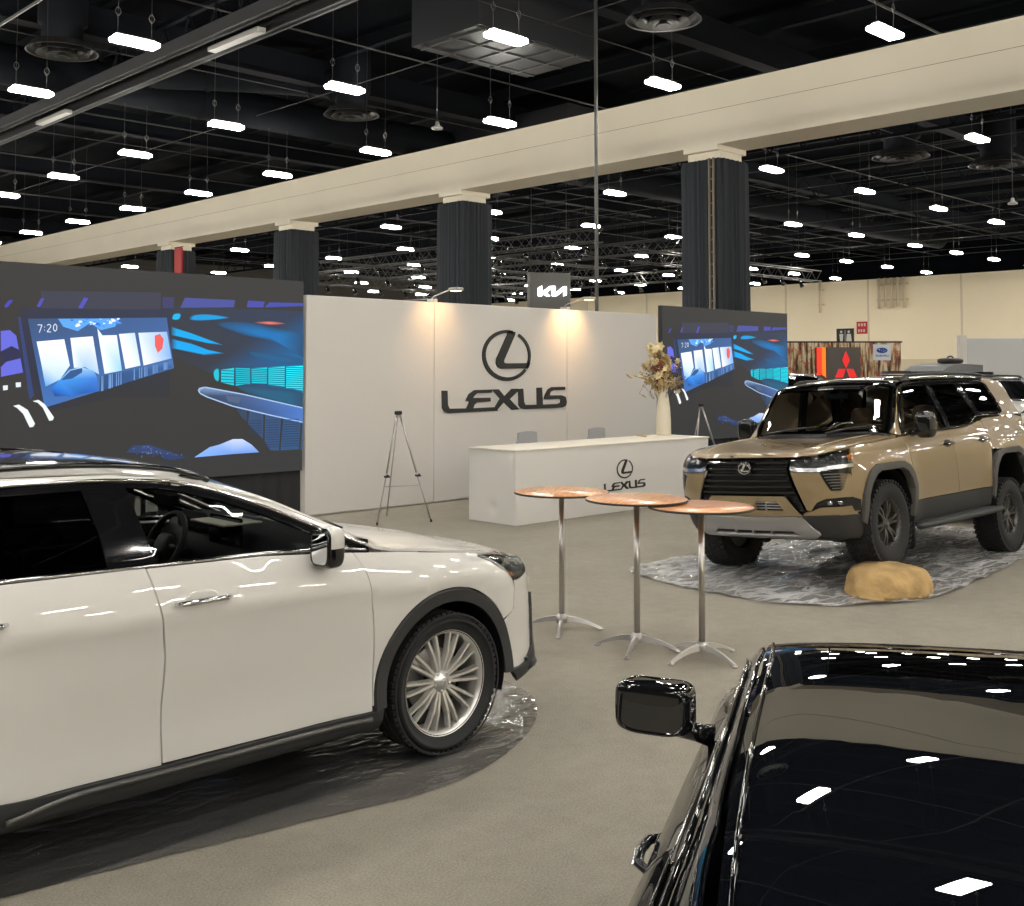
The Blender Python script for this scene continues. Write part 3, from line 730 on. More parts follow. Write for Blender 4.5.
for k in range(46):
    a=rr.uniform(0,2*PI); r=rr.uniform(.2,.40); p=Vector((r*math.cos(a),r*math.sin(a),rr.uniform(.74,1.25)-r*.25))
    stems.tube(crv([(0,0,.7),(p.x*.5,p.y*.5,.95),tuple(p)],4),.0025,3,False)
    for j in range(5):
        q=p*(1-j*.07)+Vector((0,0,j*.03)); petalset(lv,q,.022,3)
stems.build('stem',mat('dry_stem',(.13,.09,.05),.8),t)
for k,c in (('cream',(212,194,150)),('tan',(178,150,104)),('rust',(120,62,38))):
    o=fl[k].build('bloom',mat('petal_'+k,lin(c),.8),t); o['kind']='stuff'
o=lv.build('sprig',mat('dry_leaf',(.06,.045,.03),.8),t); o['kind']='stuff'
t = empty('paper_sheet',(13.55,11.0,1.001),.3,'loose papers and a tan pen lying on the counter by the vase','papers')
MB().box(-.15,.15,-.1,.1,0,.004).build('sheet',mat('paper',lin((235,230,215)),.7),t)
MB().tube([(-.12,-.16,.02),(.2,.12,.012)],.012,8).build('pen',mat('tan_pen',lin((205,160,95)),.5),t)

# ---------------------------------------------------------------- display easels
def easel(x,y,rz,lab,H=1.52):
    t = empty('display_easel',(x,y,0),rz,lab,'easel')
    me_=mat('easel_silver',(.42,.40,.37),.35,.6)
    top=Vector((0,0,H))
    for s in (-1,1):
        f=Vector((s*.38,-.28,.015)); m=MB(); m.tube([top+Vector((s*.02,0,-.02)),f.lerp(top,.45)],.015,8); m.tube([f.lerp(top,.47),f],.011,8); m.build('leg',me_,t)
        q=f.lerp(top,.42); m=MB(); m.box(q.x-.03,q.x+.03,q.y-.07,q.y+.01,q.z-.012,q.z+.012); m.box(q.x-.01,q.x+.01,q.y-.08,q.y-.06,q.z-.012,q.z+.03); m.build('peg',M_black,t)
        MB().tube([f+Vector((0,0,.03)),f+Vector((0,0,-.008))],.014,8).build('foot',M_black,t)
    f=Vector((0,.5,.015)); m=MB(); m.tube([top,f],.009,8); m.build('leg',me_,t)
    a=Vector((-.38,-.28,.015)).lerp(top,.33); b=Vector((.38,-.28,.015)).lerp(top,.33); MB().tube([a,b],.006,6).build('crossbar',me_,t)
    m=MB(); m.box(-.05,.05,-.025,.025,H-.03,H+.02,bev=.01); m.build('head',M_black,t)
easel(9.34,11.80,R(-20),'silver tripod display easel in front of the blank left part of the white wall',1.48)
easel(15.82,11.45,R(-20),'silver display easel between the counter end and the right screen',1.45)

# ---------------------------------------------------------------- cocktail tables
def wood():
    m=mat('maple_top',lin((206,146,92)),.28,coat=.35,coatr=.12,bump=(50,.05,.002))
    n=m.node_tree.nodes;l=m.node_tree.links;p=n['Principled BSDF']
    tc=n.new('ShaderNodeTexCoord'); mp=n.new('ShaderNodeMapping'); mp.inputs['Scale'].default_value=(2,22,2); mp.inputs['Rotation'].default_value=(0,0,.4)
    t=n.new('ShaderNodeTexNoise'); t.inputs['Scale'].default_value=2.2; t.inputs['Detail'].default_value=6
    l.new(tc.outputs['Object'],mp.inputs[0]); l.new(mp.outputs[0],t.inputs['Vector'])
    r=n.new('ShaderNodeValToRGB'); r.color_ramp.elements[0].position=.35; r.color_ramp.elements[0].color=(*lin((186,118,66)),1); r.color_ramp.elements[1].position=.7; r.color_ramp.elements[1].color=(*lin((222,166,108)),1)
    l.new(t.outputs['Fac'],r.inputs[0]); l.new(r.outputs[0],p.inputs['Base Color']); return m
M_wood=wood()
def table(x,y,h,rz,lab,tilt=0):
    t = empty('cocktail_table',(x,y,0),rz,lab,'table','tall round cocktail tables')
    MB().lathe([(0,h-.018),(.37,h-.018),(.378,h-.012),(.378,h-.003),(.372,h),(0,h)],72).build('tabletop',M_wood,t)
    MB().lathe([(.3785,h-.017),(.3815,h-.015),(.3815,h-.003),(.3785,h-.001)],72).build('edge_band',mat('dark_edge',(.03,.025,.02),.5),t)
    m=MB(); m.lathe([(.0,h-.03),(.11,h-.03),(.11,h-.0185),(.03,h-.0185)],24); m.tube([(0,0,.07),(0,0,h-.02)],.0225,20); m.build('pole',mat('table_steel',(.50,.485,.46),.28,1.),t)
    m=MB(); m.lathe([(0,.05),(.045,.05),(.05,.09),(.035,.115),(.024,.12)],20); m.build('hub',M_alu2,t)
    for k in range(4):
        a=PI/2*k; c,s=math.cos(a),math.sin(a); m=MB(); vs=[];fs=[]
        pr=[(.03,.105,.022,.045),(.12,.092,.018,.035),(.2,.07,.016,.026),(.27,.042,.014,.02),(.32,.02,.016,.018)]
        for r,z,w_,hh in pr:
            for u,v in ((-w_,-hh),(w_,-hh),(w_*.6,0),(-w_*.6,0)): 
                zz=max(z+v,.002); vs.append((r*c-u*s,r*s+u*c,zz))
        for i in range(4):
            for j in range(4): q=(j+1)%4; fs.append((i*4+j,i*4+q,i*4+4+q,i*4+4+j))
        fs+= [(3,2,1,0),(16,17,18,19)]
        m.add(vs,fs,False); m.lathe([(0,0.0),(.022,0.0),(.022,.012),(0,.014)],12,T(.31*c,.31*s,0)); m.build('leg',M_alu2,t)
M_alu2=mat('cast_aluminium',(.50,.49,.47),.35,.85)
table(6.43,6.02,1.09,R(38),'tall round wooden cocktail table at left of the three, nearest the counter')
table(6.37,5.20,1.106,R(25),'middle tall round wooden cocktail table, its top lapping over its neighbour')
table(6.50,4.71,1.082,R(-8),'tall round wooden cocktail table at right of the three, reflecting the screen')

# ---------------------------------------------------------------- plastic sheets and rock
M_film = film('crumpled_film',.5,.40,1.0); M_film2 = film('flat_film',.30,.07,.25)
def sheet(pts,name,lab,amp=.012,res=.09,seed=1,fm=None):
    from mathutils import noise as mn
    P=crv(pts,8,True); xs=[p[0] for p in P]; ys=[p[1] for p in P]
    V=[Vector(p[:2]) for p in P]; nb=len(V)
    from mathutils.geometry import intersect_point_tri_2d
    x=min(xs)
    import itertools
    def inside(px,py):
        c=False; j=nb-1
        for i in range(nb):
            xi,yi=V[i]; xj,yj=V[j]
            if (yi>py)!=(yj>py) and px<(xj-xi)*(py-yi)/(yj-yi)+xi: c=not c
            j=i
        return c
    while x<max(xs):
        y=min(ys)
        while y<max(ys):
            if inside(x,y): V.append(Vector((x+random.uniform(-.02,.02),y+random.uniform(-.02,.02))))
            y+=res
        x+=res
    r=delaunay_2d_cdt(V,[],[list(range(nb))],1,1e-5)
    cx,cy=sum(xs)/nb,sum(ys)/nb
    vs=[(v.x-cx,v.y-cy,.006+amp*max(0,mn.noise(Vector((v.x*2.3+seed,v.y*3.1,0)))+.35*mn.noise(Vector((v.x*9,v.y*7,seed))))+(amp*.7*max(0,1-6*abs(mn.noise(Vector((v.x*1.9+v.y*.8,v.y*2.6,seed*2))))) if amp>.02 else 0)) for v in r[0]]
    o=mesh_obj(name,vs,r[2],fm or M_film,None,True); o.location=(cx,cy,0); tag(o,lab,'sheet'); return o
sheet([(.6,4.66,0),(1.62,4.50,0),(2.85,4.28,0),(3.63,4.16,0),(4.3,4.35,0),(4.80,4.70,0),(5.05,5.15,0),(5.1,6.0,0),(4.6,6.9,0),(2.0,7.0,0),(.5,6.8,0)],'plastic_sheet','crinkled clear plastic sheet under the white SUV',.010,.09,1,M_film2)
sheet([(9.0,7.35,0),(8.55,6.75,0),(8.42,6.1,0),(8.5,5.2,0),(9.05,4.66,0),(9.8,4.45,0),(10.6,4.5,0),(12.65,4.72,0),(13.9,4.9,0),(14.1,6.1,0),(13.8,7.3,0),(11.4,7.2,0)],'plastic_sheet','crinkled clear plastic sheet under the tan SUV',.03,.05,4)

def rock(x,y,sx,sy,sz,lab):
    from mathutils import noise as mn
    bm=bmesh.new(); bmesh.ops.create_icosphere(bm,subdivisions=5,radius=1)
    for v in bm.verts:
        p=v.co.copy(); d=1+.10*mn.noise(p*1.1+Vector((1,4,2)))+.05*mn.noise(p*2.6)+.02*mn.noise(p*9)
        p=p*d
        z=p.z
        z = (z if z<.6 else .6+(z-.6)*.45)*(1.0-.10*p.x) if z>0 else 0
        fl=1+.06*(1-max(z,0)) if p.z<=0 else 1
        q=1.0 if p.z>-.35 else .9
        v.co=Vector((p.x*sx*q,p.y*sy*q,z*sz*1.25))
    mz=min(v.co.z for v in bm.verts)
    for v in bm.verts: v.co.z=max(v.co.z-mz,0)
    me=bpy.data.meshes.new('rock'); bm.to_mesh(me); bm.free(); me.polygons.foreach_set('use_smooth',[True]*len(me.polygons))
    o=link('boulder',me,mat('sandstone',lin((176,146,98)),.85,noise=(5,.28),bump=(14,.6,.03))); o.location=(x,y,.012); tag(o,lab,'rock'); return o
# ================================================================ vehicles
def pchip(x, y, q):
    x=np.asarray(x,float); y=np.asarray(y,float); q=np.clip(np.asarray(q,float),x[0],x[-1])
    one=y.ndim==1
    if one: y=y[:,None]
    h=np.diff(x)[:,None]; d=np.diff(y,axis=0)/h; n=len(x); m=np.zeros_like(y)
    if n==2: m[:]=d[0]
    else:
        a=2*h[1:]+h[:-1]; b=h[1:]+2*h[:-1]
        with np.errstate(divide='ignore',invalid='ignore'):
            v=(a+b)/(a/d[:-1]+b/d[1:])
        v[~np.isfinite(v)]=0; v[d[:-1]*d[1:]<=0]=0
        m[1:-1]=v
        m[0]=(3*d[0]-m[1])/2; m[-1]=(3*d[-1]-m[-2])/2
        m[0]=np.where(m[0]*d[0]<=0,0,np.where(abs(m[0])>3*abs(d[0]),3*d[0],m[0]))
        m[-1]=np.where(m[-1]*d[-1]<=0,0,np.where(abs(m[-1])>3*abs(d[-1]),3*d[-1],m[-1]))
    i=np.clip(np.searchsorted(x,q,side='right')-1,0,n-2)
    hh=(x[i+1]-x[i])[:,None]; t=((q-x[i])/(x[i+1]-x[i]))[:,None]
    r=(2*t**3-3*t*t+1)*y[i]+(t**3-2*t*t+t)*hh*m[i]+(3*t*t-2*t**3)*y[i+1]+(t**3-t*t)*hh*m[i+1]
    return r[:,0] if one else r

COLS = {  # plan shape of the lower body: (distance from the end, share of the half width)
 'suv':  ([(0,0),(.02,.42),(.07,.72),(.24,.92),(.62,.985)], [(1.5,1.),(.8,.985),(.42,.93),(.2,.82),(.07,.6),(.02,.32),(0,0)]),
 'nx':   ([(0,0),(.02,.42),(.07,.72),(.24,.92),(.62,.985)], [(1.5,1.),(.9,.99),(.48,.955),(.22,.86),(.08,.66),(.02,.34),(0,0)]),
 'box':  ([(0,0),(.01,.45),(.03,.78),(.14,.95),(.5,.99)], [(1.5,1.),(.9,1.0),(.50,.975),(.22,.90),(.075,.66),(.02,.34),(0,0)]),
 'sedan':([(0,0),(.03,.40),(.10,.70),(.32,.90),(.8,.985)], [(1.6,1.),(1.0,.98),(.55,.92),(.26,.80),(.10,.6),(.03,.32),(0,0)]),
}
class Car:
    def __init__(s, spec):
        s.sp=spec; rc,fc=COLS[spec['plan']]
        L=[]
        for (W,xt,xn,zs) in spec['ring']:
            pts=[(xt+d,W*k) for d,k in rc]+[(0.,W)]+[(xn-d,W*k) for d,k in fc]
            zx=[p[0] for p in zs]; zz=[p[1] for p in zs]
            z=pchip(zx,zz,[p[0] for p in pts]); L.append([(p[0],p[1],zz_) for p,zz_ in zip(pts,z)])
        L=np.array(L)                                   # rows x cols x 3
        mid=L[len(L)//2]; t=np.r_[0,np.cumsum(np.linalg.norm(np.diff(mid,axis=0),axis=1))]
        tq=np.unique(np.r_[np.linspace(0,t[-1],230),t])
        A=np.array([pchip(t,r,tq) for r in L])
        rv=np.r_[0,np.cumsum(np.maximum(np.linalg.norm(np.diff(L[:,6],axis=0),axis=1),.02))]
        rq=np.linspace(0,rv[-1],64)
        G=np.array([pchip(rv,A[:,j],rq) for j in range(A.shape[1])]).transpose(1,0,2)
        # flares round the wheels
        for (wx,wz,wr,amp) in spec.get('flare',[]):
            d=np.sqrt((G[...,0]-wx)**2+(G[...,2]-wz)**2)
            k=np.exp(-((d-wr)/.16)**2)*amp*np.clip((G[...,1]-.5)/.3,0,1)
            G[...,1]+=k
        s.G=G; s.edge=A[-1]
        e=s.edge; k0=np.argmax(e[:,1]); 
        def edge_at(x):
            # y,z of the top ring line at x (front or rear branch)
            xs=e[:,0]; return np.interp(x,xs,e[:,1]), np.interp(x,xs,e[:,2])
        s.edge_at=edge_at
        S=[]
        X=[r[0] for r in spec['top']]
        for r in spec['top']:
            x=r[0]; ey,ez=edge_at(x)
            if r[1]=='h':    # hood or deck: centre height, crease (share, rise)
                zc,ck,cr=r[2],r[3],r[4]
                pts=[(ey,ez),(ey*.97,ez+.35*(cr)),(ey*.93,ez+.45*cr),(ey*(.5+.5*ck),ez+.7*cr),(ey*ck,ez+cr),(ey*ck*.66,ez+cr+(zc-ez-cr)*.6),(ey*ck*.33,ez+cr+(zc-ez-cr)*.9),(0,zc)]
            else:
                (cy,cz),zc=r[2],r[3]; by,bz=ey-.012,ez+.012
                if len(r)>4: by,bz=r[4]
                mx,mz=by+(cy-by)*.5+.016,bz+(cz-bz)*.5
                ry=cy-.055; rz=cz+(zc-cz)*.42
                pts=[(ey,ez),(by,bz),(by+(cy-by)*.14+.006,bz+(cz-bz)*.14),(mx,mz),(cy,cz),(cy*.80,cz+(zc-cz)*.55),(cy*.45,cz+(zc-cz)*.87),(0,zc)]
            S.append([(x,a,b) for a,b in pts])
        S=np.array(S); o=np.argsort(X); S=S[o]; X=np.array(X)[o]
        xq=np.unique(np.r_[np.linspace(X[0],X[-1],260),X])
        B=np.array([pchip(X,S[:,j],xq) for j in range(8)])
        B[0,:,1]=[edge_at(x)[0] for x in xq]; B[0,:,2]=[edge_at(x)[1] for x in xq]
        u=np.array([0,.3,1.,3.,5.2,7,9.5,12]); uq=np.unique(np.r_[np.linspace(0,12,56),u])
        H=np.array([pchip(u,B[:,j],uq) for j in range(B.shape[1])]).transpose(1,0,2)
        s.H=H
        V=[];F=[];N=[]
        for g,flip in ((G,False),(H,False)):
            for sg in (1,-1):
                g2=g*np.array([1,sg,1]); b=len(V); r,c,_=g2.shape
                du=np.gradient(g2,axis=1); dv=np.gradient(g2,axis=0); nn=np.cross(du,dv)
                cen=np.array([0,0,.7]); 
                ln=np.linalg.norm(nn,axis=2,keepdims=True); nn=nn/np.maximum(ln,1e-9)
                out=g2-np.array([0,0,.6]); out[...,0]*=.35
                sgn=np.sign((nn*out).sum()); nn=nn*sgn
                V+= [tuple(p) for p in g2.reshape(-1,3)]; N+= list(nn.reshape(-1,3))
                for i in range(r-1):
                    for j in range(c-1):
                        a=b+i*c+j; F.append((a,a+1,a+c+1)); F.append((a,a+c+1,a+c))
        s.V=V; s.N=np.array(N); s.F=F
        s.bvh=BVHTree.FromPolygons([Vector(v) for v in V],F,all_triangles=True)
    def _n(s,loc,i):
        a,b,c=s.F[i]; A=np.array(s.V[a]);B=np.array(s.V[b]);C=np.array(s.V[c]); p=np.array(loc)
        v0=B-A;v1=C-A;v2=p-A; d00=v0@v0;d01=v0@v1;d11=v1@v1;d20=v2@v0;d21=v2@v1; dn=d00*d11-d01*d01
        if abs(dn)<1e-14: n=s.N[a]
        else:
            v=(d11*d20-d01*d21)/dn; w_=(d00*d21-d01*d20)/dn; n=s.N[a]*(1-v-w_)+s.N[b]*v+s.N[c]*w_
        l=np.linalg.norm(n); return Vector(n/l if l>1e-6 else (0,0,1))
    def hit(s,view,a,b):
        if view=='S': o,d,g=Vector((a,3,b)),Vector((0,-1,0)),Vector((a,.8,b))
        elif view=='T': o,d,g=Vector((a,b,4)),Vector((0,0,-1)),Vector((a,b,1.2))
        elif view=='F': o,d,g=Vector((5,a,b)),Vector((-1,0,0)),Vector((2.2,a,b))
        else: o,d,g=Vector((-5,a,b)),Vector((1,0,0)),Vector((-2.3,a,b))
        loc,n,i,_=s.bvh.ray_cast(o,d)
        k=0
        while view in 'FB' and k<40 and (loc is None or abs(loc.x)<1.97):   # stay on the end of the car, off its flank
            k+=1; o.y*=.985; loc,n,i,_=s.bvh.ray_cast(o,d)
        if loc is None:
            loc,n,i,_=s.bvh.find_nearest(g)
        nn=s._n(loc,i)
        if nn.dot(d)>0.05: nn=-nn
        return loc,nn
    def panel(s,name,view,outline,m,parent,off=0.,res=.07,rim=.02,side=1,holes=(),back=None):
        def sub(P):
            out=[]; n=len(P)
            for i in range(n):
                a=P[i];b=P[(i+1)%n]; L=math.hypot(b[0]-a[0],b[1]-a[1]); k=max(1,int(math.ceil(L/(res*.7))))
                for q in range(k): out.append((a[0]+(b[0]-a[0])*q/k,a[1]+(b[1]-a[1])*q/k))
            return out
        area=lambda P: sum(P[i][0]*P[(i+1)%len(P)][1]-P[(i+1)%len(P)][0]*P[i][1] for i in range(len(P)))
        O=sub([p[:2] for p in outline]); 
        if area(O)<0: O=O[::-1]
        HS=[sub([p[:2] for p in h]) for h in holes]
        loops=[O]+HS; V=[];E=[]; lo=[]
        for Lp in loops:
            b=len(V); V+=[Vector(p) for p in Lp]; lo.append(list(range(b,b+len(Lp)))); E+=[(b+i,b+(i+1)%len(Lp)) for i in range(len(Lp))]
        def ins(p,P):
            c=False;j=len(P)-1
            for i in range(len(P)):
                if (P[i][1]>p[1])!=(P[j][1]>p[1]) and p[0]<(P[j][0]-P[i][0])*(p[1]-P[i][1])/(P[j][1]-P[i][1])+P[i][0]: c=not c
                j=i
            return c
        allb=np.array([p for Lp in loops for p in Lp])
        xs=[p[0] for p in O];ys=[p[1] for p in O]; r2=(.42*res)**2
        nx=int((max(xs)-min(xs))/res)+2; ny=int((max(ys)-min(ys))/res)+2
        for i in range(nx):
            for j in range(ny):
                p=(min(xs)+(i+.5*(j%2))*res,min(ys)+(j+.5)*res)
                if ins(p,O) and not any(ins(p,h) for h in HS):
                    if ((allb-np.array(p))**2).sum(1).min()>r2: V.append(Vector(p))
        r=delaunay_2d_cdt(V,E if HS else [],[] if HS else [lo[0]],0 if HS else 1,1e-6)
        v2,fc=r[0],r[2]
        if HS: fc=[f for f in fc if (lambda c:(ins(c,O) and not any(ins(c,h) for h in HS)))((sum(v2[i].x for i in f)/len(f),sum(v2[i].y for i in f)/len(f)))]
        P=[];N=[]
        for q in v2:
            l,n=s.hit(view,q.x,q.y); P.append(l+n*off); N.append(n)
        vd={'S':Vector((0,1,0)),'T':Vector((0,0,1)),'F':Vector((1,0,0)),'B':Vector((-1,0,0))}[view]
        FF=[]
        for f in fc:
            a,b,c=(P[i] for i in f[:3]); FF.append(tuple(f) if (b-a).cross(c-a).dot(vd)>=0 else tuple(reversed(f)))
        if rim:
            cnt={}
            for f in FF:
                for i in range(len(f)):
                    a,b=f[i],f[(i+1)%len(f)]; cnt[(a,b)]=1
            bd=[(a,b) for (a,b) in cnt if (b,a) not in cnt]
            for a,b in bd:
                e=(P[b]-P[a]); o=e.cross(N[a]); 
                if o.length<1e-9: continue
                o.normalize(); k=len(P)
                P+=[P[a],P[b],P[b]-N[b]*rim,P[a]-N[a]*rim]; N+=[(o+N[a]*.5).normalized(),(o+N[b]*.5).normalized(),o,o]
                FF.append((k+1,k,k+3,k+2))
        if side<0:
            P=[Vector((p.x,-p.y,p.z)) for p in P]; N=[Vector((n.x,-n.y,n.z)) for n in N]; FF=[tuple(reversed(f)) for f in FF]
        return mesh_obj(name,P,FF,m,parent,True,normals=N)
    def path(s,view,pts,off=0.,side=1,n=6):
        out=[]
        for p in crv([(a,b,0) for a,b in pts],n):
            l,nn=s.hit(view,p[0],p[1]); l=l+nn*off
            out.append((l.x,l.y*side,l.z))
        return out
    def bead(s,name,view,pts,r,m,parent,off=0.,side=1,n=6,ns=8):
        return MB().tube(s.path(view,pts,off,side,n),r,ns).build(name,m,parent)

def arc(cx,cz,r,a0,a1,n=22): return [(cx+r*math.cos(R(a0+(a1-a0)*k/n)),cz+r*math.sin(R(a0+(a1-a0)*k/n))) for k in range(n+1)]
def superell(M,a,b,c,e=.5,nu=28,nv=16):
    vs=[];fs=[]
    f=lambda w,k:(abs(w)**k)*(1 if w>=0 else -1)
    for i in range(nv+1):
        p=-PI/2+PI*i/nv
        for j in range(nu):
            t=2*PI*j/nu; vs.append((a*f(math.cos(p),e)*f(math.cos(t),e),b*f(math.cos(p),e)*f(math.sin(t),e),c*f(math.sin(p),e)))
    for i in range(nv):
        for j in range(nu): q=(j+1)%nu; fs.append((i*nu+j,i*nu+q,(i+1)*nu+q,(i+1)*nu+j))
    return [M@Vector(v) for v in vs],fs

M_tyre=mat('tyre_rubber',(.014,.014,.015),.75)
M_rimS=mat('silver_alloy',(.78,.77,.74),.3,.8)
M_rimG=mat('gunmetal_alloy',(.10,.098,.094),.4,.6)
M_rimD=mat('dark_alloy',(.085,.084,.08),.32,.7)
M_disc=mat('brake_steel',(.30,.29,.27),.4,.9)
M_clad=mat('grey_black_cladding',(.030,.031,.032),.55,bump=(260,.15,.002))
M_cladG=mat('flare_grey_plastic',(.075,.072,.067),.6,bump=(260,.15,.002))
M_in=mat('cabin_black',(.013,.014,.016),.7)
M_dash=mat('dash_black',(.025,.027,.031),.55)
M_gl_clear=glass('clear_window_glass',(.62,.64,.63))
M_gl_ws=glass('windshield_glass',(.55,.58,.57))
M_gl_dark=glass('privacy_glass',(.05,.052,.055))
M_lens=glass('lamp_lens',(.85,.86,.86))
M_amber=mat('amber_reflector',(.7,.20,.02),.2,coat=.5)
M_tail=mat('red_tail_lens',(.35,.01,.01),.15,coat=.6)
M_silv=mat('satin_silver_trim',(.42,.41,.40),.35,.8)
M_lampin=mat('lamp_reflector',(.55,.55,.56),.15,.9)

def wheel(parent,x,y,z,side,Rt,w,rr,style,steer=0.,rim=M_rimS):
    """side +1: outer face towards +y"""
    t=empty('wheel',(x,y,z),(0 if side>0 else PI)+steer); t.parent=parent
    Y=T(rx=-PI/2)
    prof=[(rr-.012,-w/2+.02),(rr+.01,-w/2+.008),(rr+.045,-w/2-.004),((rr+Rt)/2,-w/2-.012),(Rt-.03,-w/2+.004),(Rt-.012,-w/2+.022),(Rt-.003,-w/2+.045),(Rt,-w*.28)]
    gro=[]
    if style!='at':
        for gq in (-.17,0,.17): gro+=[(Rt,gq*w-.005),(Rt-.009,gq*w-.004),(Rt-.009,gq*w+.004),(Rt,gq*w+.005)]
        prof2=prof+gro+[(r,-q) for r,q in prof[::-1]]
    else:
        prof=[(r-(.012 if r>Rt-.02 else 0),q) for r,q in prof]; prof2=prof+[(r,-q) for r,q in prof[::-1]]
    m=MB(); m.lathe(prof2,72,Y)
    if style=='at':
        n=44
        for k in range(n):
            a=2*PI*k/n
            for q,dq,ww,ll,off in ((-.44,.0,.048,.035,0),(.44,0,.048,.035,.5),(-.22,0,.05,.042,.5),(.22,0,.05,.042,0),(0,0,.04,.04,.25)):
                M=T(rx=-PI/2)@Matrix.Rotation(a+off*2*PI/n,4,'Z')@T(Rt-.014,0,q*w)@T(rz=0)@Matrix.Rotation(.25*(1 if q>0 else -1),4,'X')
                m.box(-.010,.0105,-ll*.62,ll*.62,-ww*.5,ww*.5,M)
            for sg in (-1,1):
                M=T(rx=-PI/2)@Matrix.Rotation(a+.25*2*PI/n,4,'Z')@T(Rt-.045,0,sg*(w/2-.006)); m.box(-.024,.026,-.015,.015,-.008,.006,M)
    else:
        n=64
        for k in range(n):
            for sg in (-1,1):
                M=T(rx=-PI/2)@Matrix.Rotation(2*PI*(k+(sg>0)*.5)/n,4,'Z')@T(Rt-.0035,0,sg*w*.385); m.box(-.012,.005,-.0115,.0115,-w*.055,w*.055,M)
        for k in (0,1): m.lathe([((rr+Rt)/2+.0+k*.03,w/2+.0105),((rr+Rt)/2+.006+k*.03,w/2+.0135),((rr+Rt)/2+.012+k*.03,w/2+.0095)],72,Y)
    m.build('tyre',M_tyre,t)
    b=w/2-.02
    m=MB(); m.lathe([(rr+.004,-w/2+.01),(rr-.012,-w/2+.015),(rr-.028,-.05),(rr-.03,b-.04),(rr-.022,b-.012),(rr-.006,b+.004),(rr+.006,b+.006),(rr+.008,b-.006)],64,Y); m.build('rim',rim,t)
    f=b-.018
    def spoke(M,r0,r1,w0,w1,z0,z1,d,tw=0.):
        m2=[]; vs=[(r0,-w0,z0-d),(r0,w0,z0-d),(r0,w0*.55,z0),(r0,-w0*.55,z0),((r0+r1)/2,-(w0+w1)/2+tw,(z0+z1)/2-d+.012),((r0+r1)/2,(w0+w1)/2+tw,(z0+z1)/2-d+.012),((r0+r1)/2,(w0+w1)/4+tw,(z0+z1)/2+.012),((r0+r1)/2,-(w0+w1)/4+tw,(z0+z1)/2+.012),
            (r1,-w1,z1-d),(r1,w1,z1-d),(r1,w1*.55,z1),(r1,-w1*.55,z1)]
        fs=[(3,2,1,0),(8,9,10,11)]
        for i in range(2):
            for j in range(4): q=(j+1)%4; fs.append((i*4+j,i*4+q,i*4+4+q,i*4+4+j))
        return vs,fs
    if style=='multi':
        m=MB()
        for k in range(10):
            a=2*PI*k/10
            for da,sk in ((-.115,-.055),(.115,.055)):
                M=T(rx=-PI/2)@Matrix.Rotation(a+da*.35,4,'Z')@Matrix.Rotation(sk*1.35,4,'Z')
                vs,fs=spoke(M,.05,rr-.010,.0135,.012,f-.016,f-.002,.03); m.add(vs,fs,False,M)
        m.build('spokes',rim,t)
    elif style=='at':
        m=MB()
        for k in range(6):
            a=2*PI*k/6+.2
            for sk in (-.20,.20):
                M=T(rx=-PI/2)@Matrix.Rotation(a+sk*.75,4,'Z')
                vs,fs=spoke(M,.05,rr-.02,.024,.018,f-.01,f-.002,.04); m.add(vs,fs,False,M)
        for k in range(24):
            a=2*PI*k/24; M=T(rx=-PI/2)@Matrix.Rotation(a,4,'Z')@T(rr-.012,0,f+.02); m.lathe([(0,.006),(.006,.005),(.007,-.004)],8,M)
        m.build('spokes',rim,t)
    else:
        m=MB()
        for k in range(5):
            a=2*PI*k/5
            for sk in (-.16,.16):
                M=T(rx=-PI/2)@Matrix.Rotation(a+sk,4,'Z'); vs,fs=spoke(M,.05,rr-.018,.020,.012,f-.016,f-.002,.03); m.add(vs,fs,False,M)
        m.build('spokes',rim,t)
    m=MB(); m.lathe([(.0,f+.004),(.028,f+.004),(.032,f-.004),(.055,f-.012),(.060,f-.03),(.05,f-.05)],32,Y)
    for k in range(5): m.lathe([(0,f-.004),(.009,f-.006),(.011,f-.02)],8,T(rx=-PI/2)@Matrix.Rotation(2*PI*k/5+.3,4,'Z')@T(.052,0,0))
    h=m.build('hub',rim,t)
    b_=MB(); b_.plate(ringseg(0,0,.024,.022,.003,.003,0,2*PI-.01,24),.002); b_.plate([(x*.04-.004,y*.04-.012) for x,y in LOGO['bar']],.002)
    for i,v in enumerate(b_.v): b_.v[i]=tuple((Y@T(0,0,f+.006))@Vector(v))
    b_.build('emblem',M_chrome if style!='at' else M_silv,h)
    m=MB(); m.lathe([(0,-.075),(rr-.028,-.075)],40,Y); m.build('backing_plate',M_black,t)
    m=MB(); m.lathe([(.05,-.03),(.165,-.03),(.168,-.036),(.168,-.05),(.05,-.05)],48,Y); m.build('brake_disc',M_disc,t)
    m=MB(); m.lathe([(.115,-.01),(.178,-.01),(.178,-.07),(.115,-.07)],14,Y,True,R(150),R(215)); m.build('brake_caliper',M_disc,t)
    return t

